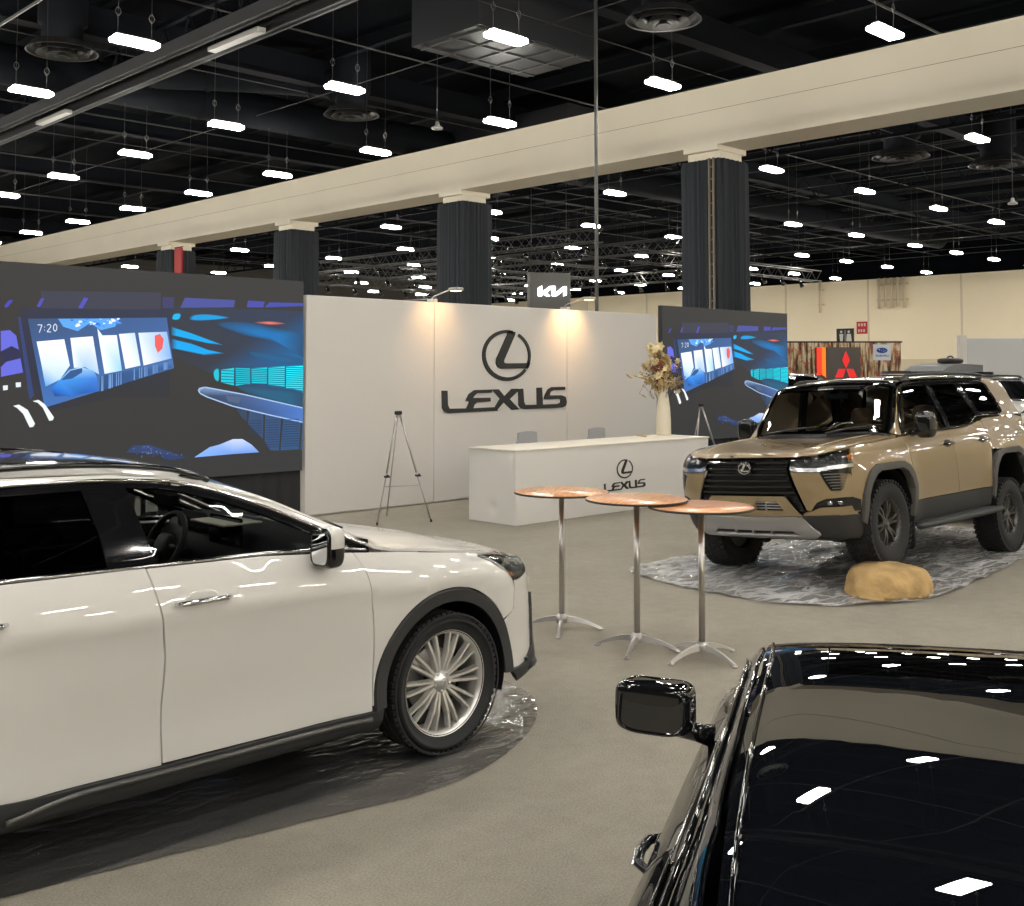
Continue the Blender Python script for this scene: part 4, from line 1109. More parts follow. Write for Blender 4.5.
def seat(parent,x,y,mt,rear=False,w=.25,z0=.36,h=.64):
    t=empty('seat',(x,y,z0)); t.parent=parent
    m=MB(); v,f=superell(T(.02,0,.08,ry=-.06),.27,w,.09,.45); m.add(v,f,True); m.build('cushion',mt,t)
    m=MB(); v,f=superell(T(-.27,0,.08+h*.5,ry=-.22),.075,w*.96,h*.5,.45); m.add(v,f,True); m.build('backrest',mt,t)
    m=MB(); v,f=superell(T(-.36,0,h+.16,ry=-.15),.05,.13,.095,.55); m.add(v,f,True); m.tube([(-.33,-.05,h-.02),(-.36,-.05,h+.12)],.008,6); m.tube([(-.33,.05,h-.02),(-.36,.05,h+.12)],.008,6); m.build('headrest',mt,t)
    return t
def steering(parent,x,y,z,tilt=R(-64)):
    t=empty('steering_wheel',(x,y,z)); t.parent=parent
    M=T(0,0,0,ry=tilt)
    m=MB(); m.tube([M@Vector((.185*math.cos(a),.185*math.sin(a),0)) for a in np.linspace(0,2*PI,40,False)],.017,10,closed=True); m.build('wheel_rim',M_dash,t)
    m=MB(); v,f=superell(M@T(0,0,.0),.065,.075,.03,.6); m.add(v,f,True)
    for a in (90,-90,180): m.tube([M@Vector((.05*math.cos(R(a)),.05*math.sin(R(a)),-.0)),M@Vector((.18*math.cos(R(a)),.18*math.sin(R(a)),0))],.014,6)
    m.build('hub',M_dash,t)
    m=MB(); m.tube([M@Vector((0,0,-.02)),M@Vector((0,0,-.28))],.03,10); m.build('column',M_in,t)
    return t
def cabin(car,parent,sp):
    """floor tub, dash, door cards, seats"""
    c=sp['cab']; t=empty('cabin',(0,0,0)); t.parent=parent
    seatm=c['seatmat']; yw=c['w']
    m=MB(); m.box(c['x0'],c['x1'],-yw,yw,c['z0'],c['z0']+.03); m.box(c['x1']-.02,c['x1'],-yw,yw,c['z0'],c['dz']-.1); m.box(c['x0'],c['x0']+.02,-yw,yw,c['z0'],c['dz']-.06); m.build('floor_pan',M_in,t)
    # dashboard
    D=c['dz']; x=c['dx']; vs=[];fs=[]; pr=[(x-.05,D-.5),(x-.10,D-.26),(x-.08,D-.10),(x+.0,D-.02),(x+.5*c.get('dl',.5),D+.01),(x+c.get('dl',.5),D-.02),(x+c.get('dl',.5)+.02,D-.2)]
    n=14
    for i in range(n+1):
        y=-yw*.99+2*yw*.99*i/n; bow=.05*(1-(y/yw)**2)
        for a,b in pr: vs.append((a+bow*.6-.03*(abs(y-c['wy'])<.2),y,b+.012*(abs(y-c['wy'])<.22)))
    k=len(pr)
    for i in range(n):
        for j in range(k-1): fs.append((i*k+j,i*k+j+1,(i+1)*k+j+1,(i+1)*k+j))
    mesh_obj('dashboard',vs,fs,M_dash,t,True)
    m=MB(); m.box(x-.11,x-.09,-.17,.17,D-.10,D+.06,bev=.008); m.build('touch_screen',M_gloss,t)
    m=MB(); m.box(x-.12,x-.05,c['wy']-.16,c['wy']+.16,D-.06,D+.05,bev=.03); m.build('instrument_hood',M_in,t)
    m=MB(); m.box(x-.9,x-.05,-.13,.13,c['z0'],c['z0']+.36,bev=.04); m.tube([(x-.35,0,c['z0']+.34),(x-.34,0,c['z0']+.46)],.018,8); m.build('centre_console',M_dash,t)
    steering(t,x-.27,c['wy'],D-.12)
    for y in (-.38,.38): seat(t,x-.85,y,seatm,z0=c['z0']+.13,h=c.get('sh',.62))
    for y in (-.42,.0,.42): seat(t,x-1.72,y,seatm,w=.21,z0=c['z0']+.15,h=c.get('sh',.62)-.04)
    for sd in (1,-1):
        car.panel('door_card','S',c['card'],c.get('cardmat',M_dash),t,off=-.05,res=.12,rim=0,side=sd)
    m=MB(); mx_=c['mx']; m.box(mx_-.04,mx_+.0,-.12,.12,c['hz']-.13,c['hz']-.06,bev=.015); m.tube([(mx_-.02,0,c['hz']-.06),(mx_,0,c['hz']-.01)],.010,6); m.build('rear_view_mirror',M_in,t)
    return t
def handle(car,parent,x,z,side,m,L=.2,face=None):
    l,n=car.hit('S',x,z); y=l.y
    t=empty('door_handle',(x,side*y,z)); t.parent=parent
    b=MB(); v,f=superell(T(0,-side*.004,-.002),L*.30,.008,.046,.75); b.add(v,f,True); b.build('cup',face or m,t)
    b=MB(); b.tube([(-L/2,side*.008,0),(-L/2+.03,side*.034,.002),(0,side*.042,.004),(L/2-.03,side*.034,.002),(L/2,side*.008,0)],[.010,.013,.014,.013,.010],10); b.build('grip',m,t)
    b=MB(); b.tube([(-L/2+.02,side*.044,.002),(0,side*.054,.004),(L/2-.02,side*.044,.002)],.0045,6); b.build('chrome_strip',M_chrome,t)
def door_mirror(parent,x,y,z,side,capm,sx=.1,sy=.13,sz=.085,dy=.17,lowm=None,tilt=0.,e=.55,cap0=.01):
    t=empty('door_mirror',(x,y,z)); t.parent=parent
    lowm=lowm or M_gloss
    cy=side*dy
    b=MB(); b.tube([(.03,0,-.05),(.02,side*.05,-.04),(.0,side*(dy-.05),-.02)],[.035,.028,.03],10); b.build('arm',lowm,t)
    v,f=superell(T(0,cy,.035,rz=side*-.12),sx,sy,sz,e,36,20)
    b=MB(); up=[q for q in f if sum(v[i].z for i in q)/4>cap0 and sum(v[i].x for i in q)/4>-sx*.62]; lo=[q for q in f if q not in up]
    b.add(v,up,True); b.build('cap',capm,t)
    b=MB(); b.add(v,lo,True); b.build('lower_housing',lowm,t)
    vs=[];n=28
    ang=side*-.12
    Mx=T(-sx*1.0,cy,.035,rz=ang)@T(ry=tilt)
    for k in range(n):
        a=2*PI*k/n; g=lambda w:(abs(w)**(e-.05))*(1 if w>=0 else -1)
        vs.append(Mx@Vector((-.004,sy*.82*g(math.cos(a)),sz*.80*g(math.sin(a)))))
    mesh_obj('mirror_glass',vs,[tuple(range(n))] if side>0 else [tuple(range(n))],mat('mirror_silver',(.62,.63,.65),.01,1.),t)
    b=MB(); b.tube([Mx@Vector((-.002,sy*.84*(abs(math.cos(a))**.5)*(1 if math.cos(a)>0 else -1),sz*.82*(abs(math.sin(a))**.5)*(1 if math.sin(a)>0 else -1))) for a in np.linspace(0.01,2*PI+.01,36,False)],.006,6,closed=True); b.build('bezel',M_gloss,t)
    return t
def wheelhouse(parent,x,z,r,y0,y1):
    for sd in (1,-1):
        m=MB(); vs=[];fs=[];A=np.linspace(R(-18),R(198),28)
        for y in (y0,y1): vs+=[(x+r*math.cos(a),sd*y,z+r*math.sin(a)) for a in A]
        n=len(A); fs+=[(i,i+1,n+i+1,n+i) for i in range(n-1)]; b=len(vs); vs.append((x,sd*y0,z-.05)); fs+=[(i,i+1,b) for i in range(n-1)]
        m.add(vs,fs,True); m.build('wheel_liner',M_black,parent)
def underbody(parent,x0,x1,w,z0,z1):
    m=MB(); m.box(x0,x1,-w,w,z0,z1,bev=.05); return m.build('underbody',M_black,parent)
# ---------------------------------------------------------------- white crossover
NX=dict(plan='nx',
 ring=[(.80,-2.20,2.20,[(-2.4,.30),(0,.22),(2.3,.26)]),
       (.885,-2.28,2.35,[(-2.4,.30),(0,.24),(2.3,.27)]),
       (.918,-2.32,2.40,[(-2.4,.40),(0,.34),(2.3,.33)]),
       (.905,-2.33,2.39,[(-2.4,.55),(-.3,.52),(1.3,.52),(2.3,.48)]),
       (.918,-2.34,2.37,[(-2.4,.76),(-.3,.76),(1.3,.76),(2.3,.66)]),
       (.921,-2.335,2.36,[(-2.4,.90),(-.6,.885),(.5,.875),(1.3,.855),(2.3,.735)]),
       (.935,-2.33,2.35,[(-2.4,1.00),(-.6,.975),(.5,.955),(1.3,.93),(2.3,.80)]),
       (.905,-2.31,2.32,[(-2.4,1.12),(-.6,1.095),(.5,1.07),(1.3,1.02),(1.8,.96),(2.3,.89)]),
       (.855,-2.24,2.26,[(-2.4,1.22),(-.95,1.195),(-.25,1.185),(.6,1.155),(.9,1.125),(1.4,1.065),(1.8,1.0),(2.05,.955),(2.3,.93)])],
 flare=[(1.415,.40,.52,.022),(-1.40,.40,.52,.03)],
 top=[(2.26,'h',.932,.8,.0),(2.18,'h',.965,.8,.008),(1.95,'h',1.015,.78,.015),(1.7,'h',1.07,.75,.022),(1.4,'h',1.12,.75,.026),(1.18,'h',1.148,.78,.024),(1.10,'h',1.158,.8,.02),
      (0.989,'c',(.80,1.140),1.205),(0.862,'c',(.775,1.205),1.272),(0.690,'c',(.745,1.285),1.348),(0.425,'c',(.71,1.402),1.462),(0.172,'c',(.685,1.482),1.553),(0.000,'c',(.668,1.528),1.598),(-0.150,'c',(.658,1.560),1.622),(-0.350,'c',(.65,1.585),1.64),(-0.900,'c',(.64,1.600),1.652),(-1.500,'c',(.63,1.560),1.61),(-1.900,'c',(.60,1.48),1.545),(-2.050,'c',(.60,1.41),1.47),(-2.200,'c',(.66,1.27),1.31),(-2.240,'c',(.70,1.23),1.25)],
 cab=dict(x0=-1.9,x1=.98,z0=.30,w=.80,dz=1.19,dx=.70,wy=.38,hz=1.47,mx=.27,seatmat=M_in,card=[(-1.2,.45),(.85,.45),(.85,1.08),(-1.2,1.14)],sh=.64,dl=.27))
def belt(x): return float(pchip([-2.3,-.95,-.25,.6,.9,1.4],[1.22,1.195,1.185,1.155,1.125,1.065],[x])[0])
def build_nx(paint,loc,rz,name,label,cat='car',wy=.38,simple=False):
    c=Car(NX); NX['cab']['wy']=wy
    t=empty(name,loc,rz,label,cat)
    rs=.07 if not simple else .14
    seamB=[(-.27,1.183),(-.225,.97),(-.205,.80),(-.215,.6),(-.212,.352)]
    seamA=[(.895,.37),(.905,.6),(.900,.83),(.87,1.02),(.82,1.127)]
    AF=(1.415,.372); RO=.50; RI=.435
    K=lambda P_:[((x*1.15 if x>0 else x),z) for x,z in P_]
    top=[(-.27,1.183),(.3,1.165),(.82,1.127)]
    for sd in (1,-1):
        P=lambda *a,**k: c.panel(*a,parent=t,side=sd,res=k.pop('res',rs),**k)
        fd=P('front_door','S',[p[:2] for p in crv([(a,b,0) for a,b in seamB],4)]+[(.3,.345),(.893,.34)]+[p[:2] for p in crv([(a,b,0) for a,b in seamA[1:]],4)]+[(.3,belt(.3))],paint,rim=.03)
        rq=[(-.278,belt(-.278)),(-.233,.97),(-.213,.80),(-.223,.6),(-.22,.345),(-.88,.358)]+arc(-1.41,.372,.485,-1,68,14)+[(-1.12,.95),(-1.08,belt(-1.08))]
        rd=P('rear_door','S',rq,paint,rim=.03)
        P('quarter_panel','S',[(-1.088,belt(-1.08)),(-1.128,.95)]+arc(-1.41,.372,.485,66,178,20)+[(-2.1,.42),(-2.2,.6),(-2.25,.9),(-2.2,belt(-2.2)-.01)],paint,rim=.02)
        fend=[(.903,.37),(.915,.6),(.908,.83),(.878,1.02),(.83,1.125),(1.1,1.098),(1.45,1.055),(1.69,1.02),(1.75,1.0),(1.86,.93),(1.92,.855),(1.95,.80),(1.93,.68)]+arc(*AF,RO+.01,32,181,24)
        P('front_fender','S',fend,paint,rim=.02)
        # wheel-arch cladding, rocker
        P('arch_cladding','S',arc(*AF,RO,-4,184,32)+arc(*AF,RI,184,-4,32),M_clad,off=.012,rim=.06)
        P('arch_cladding','S',arc(-1.41,AF[1],.475,-4,184,30)+arc(-1.41,AF[1],.415,184,-4,30),M_clad,off=.012,rim=.06)
        rk=P('rocker_cladding','S',[(-.95,.245),(.96,.245),(.96,.335),(.3,.338),(-.3,.341),(-.7,.349),(-.94,.372)],M_clad,off=.012,rim=.04)
        l=MB(); l.tube(c.path('S',[(-.88,.30),(-.6,.325),(-.2,.322),(.4,.315),(.88,.312)],.022,sd),[.004]+[.016]*23+[.006] if False else .013,8); l.build('sill_strip',mat('sill_grey',(.09,.088,.082),.3,.5),rk)
        # glasshouse
        fg=[(-.22,1.20),(.3,1.19),(.55,1.172),(.70,1.158),(.64,1.185),(.5,1.262),(.33,1.347),(.15,1.428),(0,1.480),(-.12,1.508),(-.30,1.525),(-.27,1.40)]
        fg=K(fg)
        w1=P('front_window','S',fg,M_gl_clear,off=-.006,rim=.0)
        w2=P('rear_window','S',[(-.44,1.205),(-.455,1.35),(-.50,1.528),(-.9,1.528),(-1.22,1.50),(-1.30,1.42),(-1.24,1.215),(-.9,1.215)],M_gl_dark,off=-.006,rim=.0)
        P('quarter_window','S',[(-1.29,1.222),(-1.36,1.42),(-1.31,1.49),(-1.6,1.44),(-1.82,1.35),(-1.86,1.30),(-1.6,1.25)],M_gl_dark,off=-.006,rim=0)
        P('pillar_trim','S',[(-.22,1.193),(-.278,1.40),(-.305,1.535),(-.49,1.538),(-.452,1.35),(-.437,1.196)],M_gloss,off=.001,rim=.01)
        # black frames round the glass
        fr=[(-.235,1.186),(.3,1.172),(.62,1.152),(.80,1.128),(.79,1.150),(.55,1.262),(.35,1.365),(.17,1.447),(0,1.505),(-.15,1.532),(-.50,1.553),(-.9,1.553),(-1.3,1.523),(-1.7,1.435),(-1.93,1.32),(-1.8,1.245),(-1.3,1.205),(-.9,1.20),(-.44,1.190)]
        fr=K(fr)
        hs=[[(p[0],p[1]) for p in fg],[(-.44,1.205),(-.455,1.35),(-.50,1.528),(-.9,1.528),(-1.22,1.50),(-1.30,1.42),(-1.24,1.215),(-.9,1.215)],[(-1.29,1.222),(-1.36,1.42),(-1.31,1.49),(-1.6,1.44),(-1.82,1.35),(-1.86,1.30),(-1.6,1.25)],[(-.23,1.197),(-.282,1.40),(-.308,1.532),(-.486,1.535),(-.45,1.35),(-.435,1.199)]]
        P('window_frame','S',fr,M_gloss,off=0,rim=.02,holes=hs,res=.09)
        c.bead('window_moulding','S',K([(-1.9,1.26),(-1.3,1.206),(-.9,1.202),(-.3,1.191),(.3,1.174),(.62,1.154),(.79,1.131)]),.0065,M_chrome if not simple else M_gloss,t,.004,sd)
        c.bead('window_moulding','S',K([(-1.93,1.335),(-1.7,1.445),(-1.3,1.532),(-.9,1.563),(-.45,1.562),(-.15,1.541),(0,1.514),(.17,1.457),(.35,1.376),(.55,1.273),(.80,1.152)]),.007,M_chrome if not simple else M_gloss,t,.004,sd)
        rs_=K([(.845,1.130),(.80,1.163),(.56,1.277),(.35,1.380),(.17,1.461),(0,1.519),(-.15,1.547),(-.5,1.569),(-.9,1.569),(-1.3,1.538),(-1.7,1.452),(-1.95,1.325),(-2.1,1.24),(-2.18,1.27),(-2.05,1.40),(-1.9,1.474),(-1.5,1.556),(-.9,1.597),(-.35,1.582),(-.15,1.557),(0,1.526),(.15,1.479),(.37,1.398),(.6,1.281),(.75,1.202),(.855,1.142)])
        P('roof_side','S',rs_,paint,rim=.01,res=.05)
        P('inner_pillar_trim','S',rs_,M_in,off=-.03,rim=0,res=.08); P('inner_pillar_trim','S',K([(-.22,1.193),(-.278,1.40),(-.305,1.535),(-.49,1.538),(-.452,1.35),(-.437,1.196)]),M_in,off=-.03,rim=0)
        # roof rail
        rr=empty('roof_rail',(0,0,0)); rr.parent=t
        pts=[(-1.45,sd*.59,1.575),(-1.40,sd*.60,1.598),(-1.2,sd*.605,1.618),(-.8,sd*.61,1.632),(-.4,sd*.615,1.625),(-.08,sd*.62,1.590),(.08,sd*.63,1.548),(.14,sd*.63,1.52)]
        MB().tube(crv(pts,5),.014,10).build('bar',M_gloss,rr)
        for x,z in ((-1.36,1.585),(.05,1.535)): 
            m=MB(); v,f=superell(T(x,sd*.61,z),.06,.016,.025,.7); m.add(v,f,True); m.build('rail_foot',M_gloss,rr)
        handle(c,fd,-.04,1.025,sd,M_chrome if not simple else paint,.27,paint)
        handle(c,rd,-.98,1.05,sd,M_chrome if not simple else paint,.2,paint)
        door_mirror(t,.61,sd*.855,1.155,sd,paint,sx=.055,sy=.072,sz=.10,dy=.11,cap0=.045)
        wheel(t,AF[0],sd*.80,.37,sd,.37,.235,.282,'multi',rim=M_rimS if not simple else M_rimG)
        wheel(t,-1.40,sd*.80,.37,sd,.37,.235,.282,'multi',rim=M_rimS if not simple else M_rimG)
        # lamps
        hl=empty('headlight',(0,0,0)); hl.parent=t
        c.panel('lens','S',[(1.69,1.012),(1.78,.968),(1.92,.865),(1.99,.845),(2.11,.865),(2.16,.90),(2.12,.940),(1.97,.98)],M_lens,hl,off=.004,res=.035,rim=.0,side=sd)
        c.panel('reflector','S',[(1.69,1.010),(1.78,.966),(1.92,.863),(1.99,.843),(2.11,.863),(2.18,.90),(2.12,.938),(1.97,.978)],M_black,hl,off=-.03,res=.05,rim=-.03,side=sd)
        m=MB()
        for k,(x,z) in enumerate(((1.99,.93),(2.06,.92),(1.91,.94))):
            l,n=c.hit('S',x,z); m.box(l.x-.03,l.x+.03,sd*(l.y-.02)-.022,sd*(l.y-.02)+.022,l.z-.022,l.z+.022,bev=.01)
        m.build('projector',M_lampin,hl)
        c.bead('daytime_strip','S',[(1.71,1.002),(1.83,.98),(1.98,.962),(2.12,.92)],.006,M_lampin,hl,-.006,sd)
        c.panel('amber_marker','S',[(1.86,.912),(1.93,.872),(1.97,.866),(1.91,.905)],M_amber,hl,off=-.01,res=.04,rim=0,side=sd)
        c.panel('tail_lamp','S',[(-2.05,1.02),(-2.3,1.0),(-2.3,1.12),(-2.1,1.1)],M_tail,t,off=.006,side=sd,rim=.01)
        # corner bumper, black blade and lip
        bs=[(1.957,.795),(1.94,.68)]+arc(*AF,RO+.01,30,-2,10)+[(2.05,.35),(2.17,.42),(2.22,.6),(2.22,.80),(2.18,.885),(2.11,.857),(1.99,.837),(1.945,.842)]
        P('front_bumper_corner','S',bs,paint,rim=.01,res=.05)
        P('bumper_blade','S',[(2.20,.72),(2.215,.71),(2.25,.44),(2.36,.40),(2.37,.35),(2.25,.305),(1.97,.275),(1.90,.345),(2.05,.36),(2.16,.42),(2.19,.5)],M_clad,off=.016,rim=.04,res=.035)
    B=lambda *a,**k: c.panel(*a,parent=t,**k)
    B('hood','T',[(1.125,-.30),(1.135,0),(1.125,.30),(1.075,.6),(1.0,.775)]+[(x,y) for x,y in ((1.15,.80),(1.45,.785),(1.75,.757),(1.95,.705),(2.08,.61),(2.15,.45),(2.185,.25),(2.195,0))]+[(x,-y) for x,y in ((2.185,.25),(2.15,.45),(2.08,.61),(1.95,.705),(1.75,.757),(1.45,.785),(1.15,.80))]+[(1.0,-.775),(1.075,-.6)],paint,res=rs,rim=.02)
    ws=K([(.965,0),(.95,.3),(.905,.55),(.86,.68),(.75,.685),(.6,.662),(.37,.632),(.15,.61),(.03,.60),(.02,.3),(.02,0)])
    full=lambda P_: P_+[(x,-y) for x,y in P_[::-1] if abs(y)>1e-6]
    B('windshield','T',full(ws),M_gl_ws,off=-.003,rim=0,res=rs)
    for sg in (1,-1): B('screen_pillar','T',[(x,sg*y) for x,y in K([(.862,.685),(.75,.69),(.6,.667),(.37,.637),(.15,.615),(.012,.605),(.012,.655),(.15,.678),(.37,.703),(.6,.738),(.75,.768),(.862,.775)])],paint,rim=.008,res=.05)
    B('cowl','T',full(K([(.985,0),(.975,.3),(.93,.6),(.865,.775),(.845,.75),(.905,.56),(.945,.3),(.96,0)])),M_black,off=-.012,rim=.0)
    m=MB()
    for y in (-.05,.45): m.tube([(1.10,y,1.185),(1.05,y-.25,1.205),(.98,y-.5,1.205)],[.012,.009,.006],6)
    m.build('wiper',M_black,t)
    B('roof','T',full([(.01,0),(.01,.3),(.015,.655),(-.15,.645),(-.35,.637),(-.9,.627),(-1.5,.617),(-1.9,.59),(-2.02,.58),(-2.04,0)]),paint,rim=.01,res=rs,holes=[[(-.12,-.48),(-.12,.48),(-1.15,.48),(-1.15,-.48)]])
    B('roof_glass','T',[(-.125,-.475),(-.125,.475),(-1.145,.475),(-1.145,-.475)],M_gloss,off=.002,rim=.01,res=.1)
    B('tailgate','B',full([(0,.62),(.55,.62),(.80,.75),(.80,1.1),(.76,1.2),(.0,1.22)]) if False else [(-.78,.62),(.78,.62),(.80,1.1),(.74,1.2),(-.74,1.2),(-.80,1.1)],paint,res=.1,rim=.01)
    B('rear_glass','B',[(-.68,1.215),(.68,1.215),(.60,1.42),(.56,1.47),(-.56,1.47),(-.60,1.42)],M_gl_dark,res=.1,rim=0)
    B('rear_bumper','B',[(-.86,.30),(.86,.30),(.86,.61),(-.86,.61)],M_clad,res=.1,off=.01,rim=.02)
    # nose
    B('front_bumper','F',[(-.80,.62),(-.74,.88),(-.66,.885),(-.58,.86),(-.42,.90),(-.38,.62),(-.52,.38),(-.80,.40)],paint,res=.05,rim=.01)
    B('front_bumper','F',[(.80,.62),(.74,.88),(.66,.885),(.58,.86),(.42,.90),(.38,.62),(.52,.38),(.80,.40)],paint,res=.05,rim=.01)
    g=B('spindle_grille','F',[(-.42,.925),(.42,.925),(.38,.62),(.52,.36),(.40,.31),(-.40,.31),(-.52,.36),(-.38,.62)],M_black,off=-.03,rim=-.03,res=.06)
    m=MB()
    for k in range(9):
        z=.36+k*.062; w_=.46-.3*min(abs(z-.62),.25)*0-.0
        w_=.50-.12*min(1,(z-.36)/.26) if z<.62 else .38+.04*(z-.62)/.3
        for y0,y1 in [(-w_+ (2*w_)*q/7,-w_+(2*w_)*(q+.8)/7) for q in range(7)]:
            l0,_=c.hit('F',y0,z); l1,_=c.hit('F',y1,z); m.tube([(l0.x-.008,y0,z),(l1.x-.008,y1,z+.012)],.008,6)
    m.build('grille_mesh',M_gloss,g)
    l,n=c.hit('F',0,.77); badge('emblem',g,T(l.x+.004,0,.765-.02,rz=R(90))@T(rx=R(90))@T(s=.14),M_chrome,.05,False)
    c.bead('front_lip','F',[(-.84,.33),(-.6,.30),(0,.285),(.6,.30),(.84,.33)],.03,M_clad,t,.0)
    B('splitter','F',[(-.80,.30),(.80,.30),(.86,.38),(.5,.36),(.40,.31),(-.40,.31),(-.5,.36),(-.86,.38)],M_clad,off=.015,rim=.04,res=.06)
    B('number_plate','F',[(-.15,.47),(.15,.47),(.15,.62),(-.15,.62)],M_black,off=.01,rim=.01,res=.1)
    wheelhouse(t,AF[0],.38,RI-.005,.50,.905); wheelhouse(t,-1.41,.38,.41,.50,.91)
    underbody(t,-2.15,2.05,.72,.20,.42)
    m=MB(); m.box(1.1,1.9,-.5,.5,.42,.85); m.box(-.88,.95,-.86,-.80,.26,.46); m.box(-.85,.95,.80,.86,.26,.46); m.build('inner_structure',M_black,t)
    B('headliner','T',full([(.03,0),(.03,.3),(.035,.62),(-.35,.60),(-.9,.59),(-1.5,.58),(-1.9,.55),(-2.0,0)]),M_in,off=-.04,rim=0,res=.12)
    cabin(c,t,NX)
    return t
M_pearl=mat('pearl_white_paint',lin((203,201,195)),.32,coat=1.,coatr=.02,spec=.4)
nx=build_nx(M_pearl,(2.48,5.40,.012),0,'crossover_car','white crossover SUV with chrome door handles parked at the left',wy=.38)
t=empty('paper_tray',(2.48+.60,5.40+.02,1.228),0,'white paper lying on top of the white SUV dashboard','paper')
MB().box(-.12,.12,-.2,.16,0,.012,bev=.004).build('sheet',mat('paper'),t)
# ---------------------------------------------------------------- tan off-roader
def flat(z): return [(-2.5,z),(2.4,z)]
GX=dict(plan='box',
 ring=[(.84,-2.30,2.05,[(-2.5,.50),(-1.5,.44),(1.5,.40),(2.4,.43)]),
       (.90,-2.34,2.22,[(-2.5,.56),(-1.5,.48),(1.5,.44),(2.4,.47)]),
       (.95,-2.39,2.35,[(-2.5,.66),(2.4,.655)]),
       (.972,-2.40,2.38,[(-2.5,.85),(2.4,.80)]),
       (.985,-2.40,2.385,[(-2.5,1.06),(1.0,1.05),(2.4,.96)]),
       (.975,-2.38,2.365,[(-2.5,1.24),(1.0,1.22),(2.0,1.17),(2.4,1.10)]),
       (.94,-2.37,2.34,[(-2.5,1.34),(-.6,1.30),(1.0,1.28),(2.0,1.24),(2.4,1.16)]),
       (.905,-2.36,2.30,[(-2.5,1.47),(-1.1,1.445),(-.75,1.39),(-.5,1.362),(.85,1.335),(1.2,1.325),(1.8,1.295),(2.2,1.245),(2.4,1.195)])],
 flare=[(1.425,.62,.50,.035),(-1.425,.62,.50,.035)],
 top=[(2.30,'h',1.20,.8,.0),(2.24,'h',1.235,.8,.012),(2.1,'h',1.262,.78,.022),(1.8,'h',1.290,.76,.03),(1.4,'h',1.315,.74,.034),(1.1,'h',1.33,.74,.034),(1.0,'h',1.34,.8,.02),
      (0.960,'c',(0.800,1.352),1.405),(0.850,'c',(0.772,1.506),1.561),(0.750,'c',(0.745,1.647),1.697),(0.650,'c',(0.722,1.778),1.831),(0.600,'c',(0.712,1.839),1.892),(0.540,'c',(0.705,1.872),1.926),(0.450,'c',(0.700,1.888),1.940),(0.000,'c',(0.700,1.910),1.965),(-0.800,'c',(0.700,1.915),1.970),(-1.600,'c',(0.700,1.905),1.955),(-2.100,'c',(0.690,1.860),1.915),(-2.200,'c',(0.690,1.720),1.770),(-2.260,'c',(0.710,1.600),1.640),(-2.360,'c',(0.750,1.480),1.500)],
 cab=dict(x0=-1.98,x1=1.1,z0=.58,w=.84,dz=1.30,dx=.50,wy=.40,hz=1.86,mx=.52,seatmat=None,card=[(-1.2,.7),(.9,.7),(.9,1.27),(-1.2,1.34)],sh=.66))
